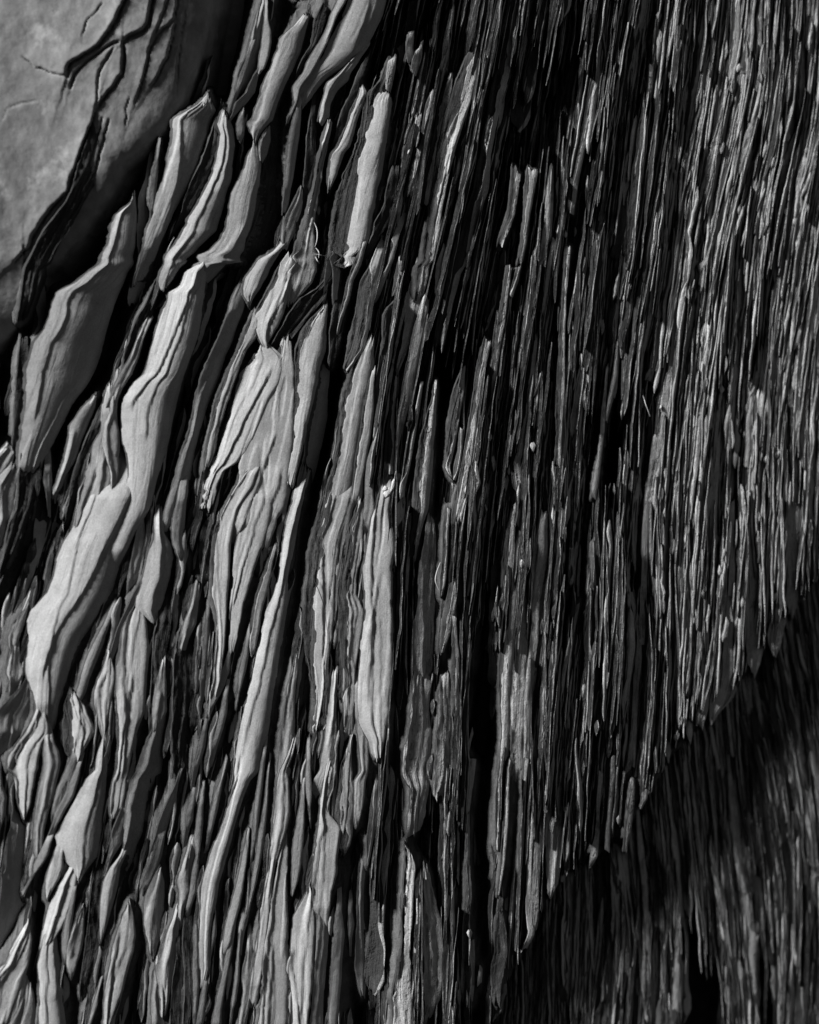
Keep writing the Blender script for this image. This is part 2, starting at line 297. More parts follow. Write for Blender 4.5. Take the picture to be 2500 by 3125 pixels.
H s .4 z4 | -20 1460 1470 1492; 150 1425 1450 1480; 300 1405 1440 1472; 450 1400 1430 1462; 590 1370 1400
H s .38 z6 | -20 1245 1258 1280; 150 1230 1245 1265; 300 1215 1228 1245; 420 1200 1212 1228; 520 1195 1208
H s .38 z4 | 0 1075 1082 1100; 150 1060 1075 1092; 300 1058 1072 1088; 420 1045 1062 1078; 520 1045 1058
H s .36 z2 | 420 1105 1130 1160; 560 1080 1105 1140; 700 1060 1080 1110; 850 1040 1060
H s .36 z2 | 620 1115 1135; 800 1112 1128 1150; 950 1112 1130 1165; 1100 1118 1135 1160; 1230 1125 1142
# G
G s .34 z-10 | 36 822 838; 120 795 852; 200 780 861; 310 768 838; 420 755 800
G f .5 z4 | 154 905 960; 220 880 1002; 300 860 1011; 400 838 1002; 450 820 988; 520 800 964; 600 790 940; 664 880 920
G s .53 z6 | 566 800 826; 620 760 851; 700 728 862; 800 708 867; 900 690 862; 1000 688 853; 1100 685 848; 1200 685 842; 1300 690 803; 1400 690 778; 1533 690 752; J:100 668 737; 200 652 726; 270 650 712; 332 650 668
G s .3 z-4 | 470 800 834; 600 738 784; 700 690 734; 800 660 694; 880 638 662
G r .4 z0 | 650 920 1002; 750 898 987; 850 893 972; 950 888 966; 1050 878 962; 1150 873 957; 1260 874 930
G s .44 z4 | 880 950 968; 980 925 970; 1080 905 972; 1180 890 972; 1290 895 925
G f .32 z0 | 1240 900 965; 1350 862 962; 1450 832 960; 1533 800 952; J:100 760 906; 200 745 884; 300 735 864; 400 728 834; 474 720 798
G f .5 z2 | 684 602 640; 800 540 604; 900 500 564; 1000 468 524; 1080 448 503; 1140 438 468
G s .55 z4 | 852 632 650; 950 600 672; 1050 558 662; 1150 558 642; 1250 580 627; 1336 601 614
G s .62 z6 | 1080 405 440; 1150 368 407 502; 1200 362 412 514; 1270 360 420 552; 1310 362 420 561; 1370 368 420 524; 1450 400 427 482; 1484 440 458
G s .48 z2 | 590 132 160; 680 70 144; 760 50 114; 826 55 88
G s .48 z0 | 830 62 112; 900 45 127; 960 30 142; 1014 50 108
G s .42 z2 | 950 232 268; 1040 205 292; 1120 205 312; 1200 225 276
G s .38 z-4 | 990 150 175; 1080 88 184; 1150 10 204; 1220 -40 184; 1310 -20 150
G s .6 z4 | 1190 210 268; 1260 180 287; 1320 150 291; 1370 110 254; 1450 60 232; 1533 40 217; J:60 68 207; 120 88 197; 200 98 187; 260 110 177; 336 132 148
G s .47 z4 | 1362 262 318; 1420 255 347; 1480 258 356; 1533 255 347; J:100 240 334; 200 220 314; 300 205 284; 400 195 262; 500 195 247; 566 210 238
J s .46 z2 | -30 410 462; 0 400 452; 80 370 432; 150 340 392; 250 310 352; 346 300 316
J s .48 z6 | 30 450 472; 100 420 462; 200 380 434; 300 320 374; 386 300 326
J s .5 z4 | 470 265 300; 540 230 285; 600 200 250; 646 192 212
G r .3 z-6 | 690 1052 1082; 800 1030 1132; 900 1015 1142; 1000 1018 1147; 1100 1010 1142; 1200 1008 1132; 1300 1004 1102; 1400 1004 1092; 1510 1010 1058
G f .4 z2 | -40 1040 1090; 0 1030 1087; 100 1010 1082; 200 1005 1072; 260 1030 1072; 298 1052 1065
G s .42 z4 | 840 1335 1352; 950 1295 1342; 1050 1262 1312; 1156 1228 1256
G s .46 z4 | 290 1580 1602; 400 1535 1546 1587; 500 1502 1512 1562; 600 1480 1492 1532; 700 1466 1476 1517; 800 1460 1497; 866 1468 1480
G s .44 z4 | 770 1442 1462; 850 1430 1457; 950 1400 1442; 1064 1395 1409
G s .44 z6 | 60 1595 1622; 110 1570 1615; 150 1562 1600; 192 1558 1585
G s .42 z2 | 1090 1312 1332; 1200 1290 1327; 1300 1268 1302; 1390 1238 1276
G s .4 z2 | 1300 1182 1212; 1400 1160 1202; 1510 1138 1166
G s .42 z2 | 430 1150 1170; 560 1120 1165; 680 1080 1150; 760 1060 1110
G s .4 z2 | 640 1205 1225; 760 1195 1225; 880 1185 1215; 1000 1180 1205
# J
G f .6 z8 | 1336 598 614; 1420 572 619; 1533 555 621; J:100 505 617; 200 460 613; 300 405 609; 380 355 605; 440 328 603; 510 330 594; 560 362 576; 620 415 528; 696 452 468
J s .38 z2 | 290 704 732; 400 660 732; 480 645 712; 566 632 656
J s .52 z4 | 536 322 370; 620 288 372; 680 268 347; 740 261 312; 796 266 278
J s .6 z2 | 630 400 458; 720 330 452; 800 288 433; 880 268 403; 960 250 363; 1050 238 308
J s .47 z0 | 750 422 446; 900 380 427; 1000 365 412; 1100 368 397; 1180 379 387
J s .47 z2 | 830 486 491; 920 450 494; 1000 420 492; 1100 395 482; 1180 395 453; 1256 416 438
J f .52 z2 | 550 694 736; 620 640 704; 700 600 693; 800 585 673; 900 580 643; 1000 580 613; 1066 581 590
J r .38 z-4 | 680 545 602; 800 530 590; 950 515 585; 1100 500 575; 1250 480 540
J f .55 z0 | 990 272 330; 1100 240 342; 1180 220 362; 1260 228 372; 1340 220 382; 1400 228 364; 1533 230 382; 1640 230 390
J s .52 z4 | 936 162 175; 1020 110 187; 1100 60 182; 1180 20 167; 1280 -80 142; 1400 -100 102; 1533 -120 42
J s .44 z-2 | 1270 132 190; 1350 108 202; 1440 70 207; 1533 20 202; 1640 -20 190
J s .28 z-20 | 250 50 100; 350 65 152; 450 48 152; 560 28 162; 640 15 180; 760 5 190; 860 -10 182; 926 -20 148
J s .48 z0 | 130 -100 20; 200 -100 47; 300 -100 37; 396 -60 4
J s .52 z6 | 824 742 754; 900 715 777; 1000 690 793; 1100 658 783; 1200 634 753; 1300 614 728; 1400 606 693; 1533 608 643; 1620 600 610
J s .55 z4 | 1340 571 581; 1430 540 571; 1514 519 542
J f .44 z2 | 614 932 946; 700 890 962; 780 850 963; 850 838 958; 950 838 948; 1000 850 943; 1060 870 923; 1160 882 898
J s .3 z-4 | 130 1022 1042; 250 970 1024; 350 930 988; 446 905 955
J s .36 z0 | 440 922 962; 550 890 948; 620 868 923; 700 845 888; 766 839 854
J s .45 z4 | 920 1002 1050; 1000 965 1048; 1080 938 1043; 1200 908 1028; 1300 924 1003; 1400 940 983; 1490 946 963
J r .36 z0 | 1040 1030 1065; 1150 1030 1070; 1300 1010 1068; 1533 1000 1060
J s .38 z0 | 1130 915 930; 1250 890 935; 1380 885 940; 1533 890 975
J s .5 z4 | 526 1092 1120; 620 1060 1108; 700 1034 1104; 760 1048 1112; 866 1040 1078
J s .45 z2 | 96 1292 1306; 200 1250 1288; 300 1230 1268; 406 1214 1242
J s .45 z2 | 246 1166 1192; 350 1150 1188; 450 1138 1178; 540 1150 1166
J s .4 z0 | 290 1095 1132; 340 1088 1128; 390 1085 1108
J s .44 z2 | 540 1150 1165; 640 1125 1160; 760 1110 1150; 850 1090 1120
J s .5 z4 | 386 1451 1461; 500 1430 1452; 600 1413 1442; 680 1395 1428; 750 1374 1422; 850 1344 1403; 950 1318 1373; 1050 1303 1348; 1126 1294 1308
J s .46 z4 | -30 1535 1555; 0 1528 1552; 150 1508 1537; 300 1488 1518; 450 1474 1502; 560 1465 1480
J s .46 z4 | 74 1564 1576; 250 1545 1567; 400 1520 1553; 550 1498 1534; 700 1474 1505; 840 1454 1468
J s .44 z2 | 980 1355 1375; 1080 1330 1362; 1200 1310 1340; 1320 1285 1320; 1440 1260 1300; 1533 1240 1295
J s .42 z4 | 1000 1400 1415; 1150 1385 1405; 1280 1375 1400; 1400 1358 1385; 1440 1358 1370
J s .46 z2 | 1100 1440 1480; 1220 1420 1490; 1340 1425 1475; 1450 1410 1455; 1533 1395 1440; 1620 1380 1420
J r .38 z0 | 850 1075 1130; 950 1070 1130; 1060 1065 1120; 1200 1080 1120; 1400 1080 1120; 1533 1075 1110
J s .44 z2 | 820 1150 1165; 960 1135 1160; 1150 1130 1165; 1300 1130 1170; 1480 1128 1150
J s .42 z2 | 1290 1190 1215; 1400 1175 1205; 1533 1150 1190
# K
H s .53 z8 | 1440 150 180; 1533 110 148; K:100 96 157; 200 86 162; 300 76 164; 400 60 142; 500 50 108; 600 38 78; 700 20 62; 900 -12 42; 1100 -42 16; 1300 -70 -10
K s .5 z6 | 424 131 146; 520 100 147; 620 78 143; 750 55 147; 900 38 152; 1050 15 154; 1200 0 157; 1350 -5 154; 1533 -30 150; 1640 -50 145
K s .46 z4 | 96 239 249; 250 222 252; 400 193 247; 500 183 242; 600 178 227; 700 174 207; 786 171 179
K s .46 z4 | -20 262 285; 100 255 290; 200 258 292; 262 272 285
K s .53 z4 | -20 385 425; 0 378 422; 100 363 407; 200 348 397; 300 338 394; 380 328 462; 450 318 457; 550 308 442; 650 303 437; 750 300 413; 856 300 402
K s .55 z6 | 690 268 280; 760 262 296; 850 210 307; 900 182 310; 1000 180 314; 1100 174 312; 1200 164 307; 1300 168 297; 1400 178 287; 1533 184 272; 1640 180 260
K s .36 z2 | 830 312 406; 950 318 400; 1080 315 387; 1200 305 374; 1350 290 364; 1533 275 357; 1640 270 350
K s .36 z2 | 880 432 470; 1000 423 482; 1100 418 472; 1200 408 467; 1350 403 457; 1533 393 437; 1640 390 430
K s .52 z6 | -40 485 520; 0 460 480 517; 100 448 470 507; 200 435 460 502; 300 425 460 497; 400 430 460 482; 440 463 474
K r .24 z-10 | -20 612 695; 60 612 690; 148 615 665
K s .2 z-30 | 590 572 612; 750 558 592; 900 556 592; 1050 548 612; 1200 543 617; 1376 585 600
K s .3 z-12 | 166 652 676; 300 628 650 672; 450 612 632 652; 606 618 625
K s .16 z-40 | 1040 625 640; 1150 618 655; 1310 625 650
K s .14 z-40 | 190 730 765; 350 705 765; 500 700 755; 650 705 740; 750 705 720
K s .24 z-20 | 886 508 530; 950 500 540; 1036 510 525
K s .16 z-40 | 800 690 740; 920 675 750; 1050 670 750; 1170 680 730
K r .2 z-30 | 560 770 810; 700 750 815; 850 750 815; 1000 755 812; 1200 745 800; 1380 740 775
K s .52 z6 | 490 836 862; 600 828 850 902; 700 820 838 892; 800 815 835 887; 900 812 832 882; 1000 815 833 877; 1100 810 824 872; 1200 798 812 870; 1300 780 795 874; 1400 768 882; 1480 772 882; 1533 764 882; 1640 760 890
K s .4 z-4 | 600 945 975; 760 945 1000; 900 948 1042; 1000 948 1057; 1100 943 1062; 1200 943 1062; 1300 943 1057; 1400 948 1034; 1510 940 1000
K s .3 z-4 | 734 1108 1126; 900 1102 1127; 1100 1108 1132; 1300 1110 1142; 1470 1105 1124
K s .3 z-4 | 300 1195 1215; 400 1192 1217; 700 1183 1217; 850 1183 1217; 1000 1173 1212; 1150 1173 1202; 1300 1163 1192; 1410 1170 1180
K s .3 z-6 | 1040 1222 1240; 1150 1215 1245; 1280 1205 1245; 1396 1212 1232
K r .44 z0 | 890 1372 1410; 1000 1358 1432; 1100 1366 1437; 1180 1343 1427; 1250 1342 1408; 1406 1346 1392
K s .3 z-4 | 780 1090 1110; 900 1075 1098; 1040 1060 1075
K s .34 z0 | 1200 1268 1290; 1300 1262 1285
K s .3 z-2 | -20 1180 1250; 150 1175 1230; 300 1180 1215
K s .4 z4 | -20 1395 1420; 150 1372 1380 1400; 300 1368 1380 1398; 520 1370 1388
K s .42 z4 | -20 1430 1440 1455; 200 1420 1432 1450; 400 1405 1420 1440; 600 1395 1405 1420; 780 1375 1388
K s .42 z4 | -20 1525 1540 1560; 150 1515 1528 1545; 320 1510 1520 1538; 500 1500 1512 1530; 640 1505 1520
K s .4 z4 | -20 1660 1690 1712; 150 1640 1660 1700; 320 1640 1712; 480 1650 1720; 620 1660 1725; 720 1665 1715; 790 1675 1700
K s .4 z4 | 280 1560 1580 1600; 450 1555 1570 1592; 650 1545 1560 1580; 850 1540 1575; 1000 1555 1600; 1110 1505 1545
# C ridges
C s .42 z6 | -40 1040 1055 1080; 0 1030 1052 1077; 200 1005 1027 1057; 450 980 997 1022; 700 945 962 992; 1000 905 927 957; 1300 870 892 917; 1533 840 862 890
C s .44 z6 | -40 1230 1245 1275; 0 1225 1242 1270; 250 1205 1227 1260; 450 1165 1187 1227; 650 1130 1152 1187; 900 1062 1082 1117; 1100 1010 1032 1062; 1250 990 1012 1035
C s .4 z4 | -40 1360 1378 1402; 0 1355 1377 1397; 300 1345 1372 1393; 450 1350 1385 1410
C f .45 z6 | 440 1385 1410; 560 1365 1403; 700 1328 1367; 900 1258 1334; 1100 1188 1264; 1300 1128 1194; 1533 1058 1124; F:160 1010 1060
C s .34 z4 | 90 405 432 446; 350 395 417 441; 560 360 387 416; 700 345 372 396; 850 305 332 361; 1050 265 292 321; 1250 245 268 290
C s .36 z2 | -40 605 635; 0 585 626; 120 565 611; 250 525 567; 336 490 528
C s .4 z4 | 990 488 506; 1150 430 460 492; 1300 410 440 482; 1450 400 430 472; 1533 395 420 467; F:140 370 395 430
C f .4 z2 | 680 642 666; 780 625 657; 900 612 632; 1060 604 620
C s .4 z2 | 1042 562 616; 1100 552 616; 1156 545 612
C r .4 z6 | 1160 548 634; 1300 530 622; 1450 518 602; 1533 510 590; F:80 500 560
C s .3 z0 | 520 935 1002; 620 920 992; 696 912 946
C f .47 z4 | 540 1642 1662; 700 1618 1652; 820 1560 1622; 950 1508 1562; 1100 1478 1532; 1260 1440 1500
C s .44 z4 | 940 1505 1532; 1050 1440 1500; 1160 1415 1450; 1280 1380 1440
C f .42 z4 | -40 1480 1500; 150 1455 1480; 300 1430 1478; 420 1415 1455; 600 1385 1425
C s .4 z4 | -40 1570 1585; 150 1540 1575; 300 1530 1560; 500 1510 1540; 700 1495 1530
C s .38 z2 | 280 1600 1640; 450 1615 1650; 620 1600 1640
C s .36 z4 | 540 800 812; 700 780 800; 880 770 790; 1000 745 770
C s .38 z4 | 380 735 755; 520 730 750; 620 700 735; 740 670 700
# F
F s .44 z6 | -40 805 830; 120 785 815; 300 745 775; 480 715 745; 640 680 705
F s .43 z4 | -40 780 800; 150 750 778; 320 712 742; 500 684 712; 660 660 680
F s .42 z5 | 20 840 865; 200 820 850; 400 790 820; 600 750 790; 800 720 745
F s .43 z4 | 200 905 940; 400 880 915; 600 860 895; 800 830 870; 1000 800 840; 1200 770 815; 1400 750 790; 1533 730 780
F s .43 z4 | 330 960 1000; 520 950 985; 700 930 965; 880 915 945; 1050 900 930
F s .44 z4 | -40 1125 1185; 120 1125 1190; 260 1110 1175; 420 1090 1140; 560 1075 1110
F s .42 z4 | -40 1240 1320; 100 1230 1340; 250 1220 1340; 350 1230 1320; 460 1205 1260
F r .5 z6 | 380 1250 1310; 470 1240 1300; 560 1250 1300; 700 1280 1330; 820 1240 1280
F f .46 z6 | -40 1690 1720; 150 1660 1692; 300 1630 1680; 420 1605 1660; 560 1590 1640; 720 1575 1622; 860 1560 1600
F s .42 z4 | 860 1572 1580; 1050 1550 1600; 1200 1540 1650; 1350 1550 1670; 1533 1555 1650; I:200 1535 1632; 400 1540 1622; 550 1530 1602; 630 1552 1568
F s .46 z6 | 620 1360 1392; 760 1340 1382; 900 1310 1345; 1040 1300 1330; 1180 1300 1325; 1300 1295 1312
F s .46 z6 | 640 1465 1485; 800 1440 1470; 920 1420 1450; 1000 1410 1435
F s .42 z5 | 900 1130 1155; 1100 1110 1150; 1300 1100 1140; 1533 1090 1130; I:200 1085 1125; 380 1090 1115
F s .42 z5 | 900 1040 1070; 1100 1020 1055; 1250 1010 1050; 1450 990 1030; I:60 960 1010
F s .4 z5 | 700 480 495; 900 460 480; 1100 445 470; 1300 415 445; 1480 390 420
F s .38 z5 | 560 545 552; 760 520 545; 900 490 520; 1030 475 485
F s .4 z5 | 0 240 262 275; 250 225 240 252; 450 215 232 245; 700 200 222 236; 900 190 220 240; 1100 190 205 222; 1300 175 195 215
F s .38 z5 | 230 590 636; 400 575 612; 560 560 590; 660 565 575
F s .36 z4 | 700 330 380; 820 300 345; 1000 270 322; 1080 265 305; 1110 280 300
F s .38 z4 | 440 280 300; 560 290 312; 680 262 300; 810 255 265
F s .4 z4 | 1100 760 790; 1250 740 775; 1400 720 755; 1533 700 740; I:150 690 730; 350 685 720; 600 675 712; 800 670 705
F s .43 z4 | 1200 860 890; 1350 850 885; 1533 830 875; I:150 830 870; 350 825 870; 520 820 850
# I
I s .4 z4 | 560 1320 1395; 620 1310 1402; 700 1300 1407; 800 1292 1402; 900 1305 1382; 976 1330 1344
I s .41 z6 | 500 1195 1225; 560 1188 1232; 650 1180 1257; 750 1170 1260; 850 1160 1254; 950 1148 1254; 1050 1100 1243; 1110 1088 1222; 1200 1084 1132; 1262 1086 1096
I s .38 z2 | 560 1460 1528; 660 1440 1530; 740 1425 1515; 800 1430 1500; 870 1460 1480
I s .4 z4 | -40 1305 1345; 200 1310 1370; 350 1320 1380; 480 1320 1385; 600 1310 1330
I s .4 z4 | -40 1200 1232; 200 1205 1235; 380 1195 1232; 520 1190 1222
I s .42 z4 | 620 1010 1060; 720 1005 1050; 820 1010 1045; 900 990 1020
I s .4 z4 | 960 1060 1140; 1080 1040 1100; 1180 1030 1075; 1280 1020 1045
I s .36 z4 | 1250 950 985; 1320 945 985; 1380 965 975
I s .4 z4 | -40 735 750; 250 735 752; 500 760 785; 700 780 810; 900 790 820; 1100 770 800; 1300 740 770; 1533 720 750
I s .4 z4 | 500 610 640; 700 660 690; 900 650 685; 1100 635 670; 1300 625 660; 1533 590 650
I s .4 z4 | 560 310 325; 700 280 300; 880 270 285; 1040 265 280
I s .38 z4 | 330 470 480; 500 455 490; 640 420 470; 800 430 475; 960 430 470; 1100 400 440; 1260 390 420
I s .36 z4 | 200 400 412; 380 405 420; 560 395 415; 760 385 410
I f .38 z0 | 20 100 130; 250 80 140; 500 40 110; 700 40 105; 900 20 85; 1100 0 55; 1300 0 50; 1533 -10 40
I s .4 z4 | 1050 405 445; 1200 385 425; 1350 365 400; 1500 340 370
I s .38 z4 | 700 160 185; 850 130 165; 1000 105 145; 1200 85 120; 1340 70 90
L s .4 z4 | -30 120 160; 150 140 165; 250 180 220; 350 150 240; 480 140 225; 600 140 215; 720 150 200; 800 148 165
L s .4 z4 | -30 690 745; 80 690 742; 150 690 735; 220 685 722; 272 672 690
L s .38 z4 | -30 510 535; 100 505 535; 220 495 520; 380 480 505; 520 470 500
L s .38 z4 | 100 620 650; 250 600 645; 400 585 625; 530 575 600
L s .38 z3 | 300 70 110; 500 60 105; 700 40 100; 860 30 90; 1010 25 70
L s .38 z3 | 60 440 460; 250 425 445; 420 415 440; 560 390 430; 610 385 400
# recess wall
L s .42 #W z6 | 262 655 672; 500 665 697; 700 690 718; 900 700 730; 1100 698 742; 1300 688 747; 1460 708 747; 1640 712 750
L s .38 #W z4 | -60 762 780; 0 770 792; 100 790 808; 300 795 828; 500 810 838; 700 830 858; 880 848 868
L s .36 #W z4 | 60 858 876; 300 865 890; 500 880 905; 700 895 921; 900 898 922; 1100 888 914; 1400 868 908; 1640 860 905
L s .38 #W z4 | -100 900 920; 0 908 933; 200 928 960; 400 938 980; 500 958 995; 660 985 1005
L s .34 #W z2 | 80 1188 1240; 250 1198 1264; 400 1208 1288; 600 1238 1314; 800 1278 1355; 960 1310 1382; 1050 1325 1372
L f .26 #W z-4 | -100 960 1080; 100 970 1090; 300 975 1110; 500 1000 1105; 640 1030 1090
L s .3 #W z2 | 600 1095 1120; 800 1140 1172; 950 1160 1185
L s .34 #W z3 | -100 1350 1390; 100 1380 1430; 300 1420 1480; 500 1450 1500; 700 1480 1520; 900 1520 1550
L s .36 #W z3 | -100 1560 1600; 100 1600 1640; 300 1630 1665; 500 1650 1690; 650 1680 1705
L s .38 #W z3 | -100 1660 1700; 0 1690 1740; 150 1710 1780; 300 1730 1800
L s .42 #W z8 | 880 1580 1600; 1000 1560 1605; 1100 1540 1600; 1250 1510 1590; 1400 1495 1560; 1533 1480 1550; 1640 1480 1550
L s .42 #W z8 | 620 1690 1708; 780 1655 1700; 900 1620 1672; 1000 1640 1665
L r .44 #W z8 | 1060 1620 1660; 1200 1600 1650; 1350 1590 1660; 1533 1590 1660; 1640 1590 1660
L r .44 #W z6 | 1100 1690 1760; 1250 1680 1780; 1400 1690 1800; 1640 1690 1800
L s .42 #W z8 | 1140 1240 1256; 1250 1255 1285; 1380 1275 1315; 1533 1290 1340; 1640 1290 1345
L s .4 #W z8 | 1000 1325 1372; 1120 1315 1360; 1240 1330 1358; 1380 1345 1365
L r .46 #W z16 | 1370 520 580; 1430 440 580; 1500 400 570; 1640 395 560
L r .46 #W z16 | 1390 800 840; 1450 780 895; 1533 775 900; 1640 770 900
L s .3 #W z3 | 500 545 560; 700 555 585; 900 580 605; 1050 600 622; 1180 605 620; 1350 580 595
L s .3 #W z3 | 580 340 360; 800 340 358; 1000 335 355; 1150 325 345
L s .3 #W z3 | 850 440 460; 1050 420 450; 1250 400 420
L s .26 #W z3 | 1000 180 200; 1200 180 195; 1400 205 245; 1500 180 215
I s .4 #W z4 | 880 1440 1470; 1000 1470 1505; 1120 1500 1540; 1250 1550 1590; 1400 1590 1620; 1500 1605 1620
I s .38 #W z4 | 500 1640 1660; 620 1660 1690; 800 1690 1720; 1000 1720 1760
I s .36 #W z2 | 1000 1260 1300; 1150 1290 1340; 1320 1280 1330; 1480 1300 1350
I s .34 #W z2 | 700 1560 1600; 850 1590 1640; 1000 1620 1660; 1200 1650 1700; 1400 1680 1720
I s .38 #W z4 | 1000 1340 1360; 1200 1370 1400; 1400 1420 1450; 1533 1450 1480
I s .38 #W z4 | 1130 1180 1195; 1300 1195 1215; 1450 1210 1230
I s .36 #W z4 | 1260 1080 1095; 1400 1100 1125; 1533 1130 1150
L s .34 #W z2 | 1120 60 80; 1150 55 75; 1300 40 70; 1533 20 50
"""

def parse():
    out = []
    for ln in SPEC.strip().splitlines():
        ln = ln.strip()
        if not ln or ln[0] == '#': continue
        head, body = ln.split('|')
        h = head.split(); crop = h[0]; kind = h[1]; tone = float(h[2]); z = 0.0; tag = ''
        for o in h[3:]:
            if o[0] == 'z': z = float(o[1:])
            if o[0] == '#': tag = o[1:]
        rows = []
        for r in body.split(';'):
            r = r.strip()
            if ':' in r:
                crop, r = r.split(':'); crop = crop.strip()
            v = [float(q) for q in r.split()]
            ox, oy = CR[crop]
            y = oy + v[0] * KS
            if len(v) == 3: xl = xm = ox + v[1] * KS; xr = ox + v[2] * KS
            else: xl, xm, xr = (ox + q * KS for q in v[1:])
            rows.append((y, xl, xm, max(xr, xl + 2)))
        rows.sort()
        out.append(dict(kind=kind, tone=tone, z=z, tag=tag, rows=np.array(rows)))
    return out

TONE_A = ([0.08, 0.2, 0.3, 0.4, 0.5, 0.6], [-42, -36, -30, -20, -8, 10])
def tone_slope(t): return float(np.interp(t, *TONE_A))

def smooth1(v, n):
    if n < 2 or len(v) < 4: return v
    k = np.ones(n) / n
    return np.convolve(np.pad(v, (n // 2, n - 1 - n // 2), mode='edge'), k, mode='valid')

def blade(rows, kind, tone, z0, step=6.0, skirt=230.0, jag=1.0, seed=0, terr=1.0, rslope=0.0, sink=30.0, bulge=None, wav=1.0, slope=None, cheap=False, dive=None):
    """One sheet of rock. rows: y, left, start of the smooth face, right. Returns points, faces, materials, uvs."""
    ys = rows[:, 0]; n = max(4, int((ys[-1] - ys[0]) / (step * (1.35 if cheap else 1.6))) + 1)
    y = np.linspace(ys[0], ys[-1], n)
    gap = np.median(np.diff(ys)) if len(ys) > 1 else 20
    sm = max(1, int(0.35 * gap / max(1e-3, (y[1] - y[0]))))
    xl = smooth1(np.interp(y, ys, rows[:, 1]), sm); xm = smooth1(np.interp(y, ys, rows[:, 2]), sm); xr = smooth1(np.interp(y, ys, rows[:, 3]), sm)
    w = xr - xl; wm = float(np.max(w))
    s1 = seed * 13.7 % 977
    ja = jag * min(8.0, 0.07 * wm + 0.9)
    def chip(f, o):                       # straight runs with small broken notches
        q = fbm(y / f + s1, y * 0 + o, 3, 0.6)
        return 0.35 * q + 0.65 * np.round(q * 2.2) / 2.2 + 0.12 * fbm(y / 26.0 + s1, y * 0 + o + 20, 3, 0.6)
    has_m = float(np.max(rows[:, 2] - rows[:, 1])) > 1.0
    jl = ja * chip(95.0, 3.1); jr = ja * 0.7 * chip(120.0, 8.7)
    xm = xm + (ja * 1.3 * chip(50.0, 5.5) if has_m else 0.0)
    xr = np.maximum(xr, xl + 1.5); xm = np.clip(xm, xl, xr - 0.5)
    nc = int(np.clip(wm / step, 2 if cheap else 3, 60)); nr = int(np.clip(np.max(xm - xl) / step, 1 if cheap else 2, 24)) if has_m else 0
    s = np.linspace(0, 1, nc + 1)
    X = xm[:, None] + (xr - xm)[:, None] * s[None, :]
    a0 = tone_slope(tone) if slope is None else slope
    er = min(0.22, 26.0 / wm)
    if kind == 'f': a = np.interp(s, [0, 0.2, 0.45, 0.65, 0.85, 1], [a0 + 7, a0 + 5, a0 - 4, a0 - 15, min(a0 - 30, -34), -74])
    elif kind == 'r': a = a0 + 0 * s
    else: a = a0 + (-50 - a0) * np.clip((s - 1 + er) / er, 0, 1) ** 2 - 5 * s
    ta = np.tan(np.radians(a))
    zc = np.concatenate([[0], np.cumsum(0.5 * (ta[1:] + ta[:-1]) / nc)])
    zmax = zc.max(); zc = zc - zmax
    wf = (xr - xm)
    wsm = smooth1(wf, max(3, int(60 / max(1e-3, y[1] - y[0]))))
    Z = zc[None, :] * wsm[:, None]
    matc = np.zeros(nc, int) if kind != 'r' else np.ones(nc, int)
    if has_m:
        sr = np.linspace(0, 1, nr + 1)[:-1]
        XR = xl[:, None] + (xm - xl)[:, None] * sr[None, :]
        # broken edge: leans back to the left of the smooth face
        ZR = Z[:, :1] - (xm - xl)[:, None] * (1 - sr)[None, :] * rslope - 3.0
        X = np.concatenate([XR, X], 1); Z = np.concatenate([ZR, Z], 1)
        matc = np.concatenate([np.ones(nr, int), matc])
    nx = X.shape[1]
    su = np.clip((X - xl[:, None]) / np.maximum(xr - xl, 1.0)[:, None], 0, 1)
    X = X + jl[:, None] * (1 - su) ** max(1.0, wm / 22.0) + jr[:, None] * su ** max(1.0, wm / 22.0)
    suc = np.clip((X - xl[:, None]) / np.maximum(xr - xl, 1.0)[:, None], 0, 1)
    Y = np.repeat(y[:, None], nx, 1)
    # straight grain coordinates
    mid = 0.5 * (xl + xr)
    V = X - mid[:, None]
    # ends bend back a little
    t = np.minimum(y - y[0], y[-1] - y) / max(30.0, 0.8 * wm)
    Z = Z - (1 - np.clip(t, 0, 1))[:, None] ** 2 * min(sink, 0.25 * wm)
    # undulation, low terraces where thin sheets have flaked off, fine relief
    rel = min(1.0, wm / 60.0)
    Z = Z + wav * rel * 5.0 * fbm(V / 90.0 + s1, Y / 420.0, 3)
    if kind == 'r':
        Z = Z + rel * 7.0 * fbm(V / 12.0 + s1, Y / 90.0, 4, 0.6)
        Z = Z + 2.0 * rel * np.round(3 * fbm(V / 16.0 + s1, Y / 140.0 + 4, 3))
    else:
        q = (fbm(V / 55.0 + s1 + 50, Y / 700.0 + s1, 3, 0.45) + 0.03 * fbm(V / 14.0, Y / 40.0 + s1, 2)) * 2.4
        qq = q - np.floor(q); st = np.floor(q) + np.clip((qq - 0.92) / 0.08, 0, 1)
        Z = Z + terr * rel * 3.2 * st
        Z = Z + 0.5 * wav * rel * fbm(V / 9.0, Y / 40.0 + s1, 3)
    if has_m:
        mk = np.zeros(nx); mk[:nr] = 1
        Z = Z + mk[None, :] * (3.0 * fbm(V / 10.0 + s1, Y / 60.0, 4, 0.6) + 1.6 * np.round(2.5 * fbm(V / 8.0, Y / 110.0 + s1, 3)))
    Z = Z + z0
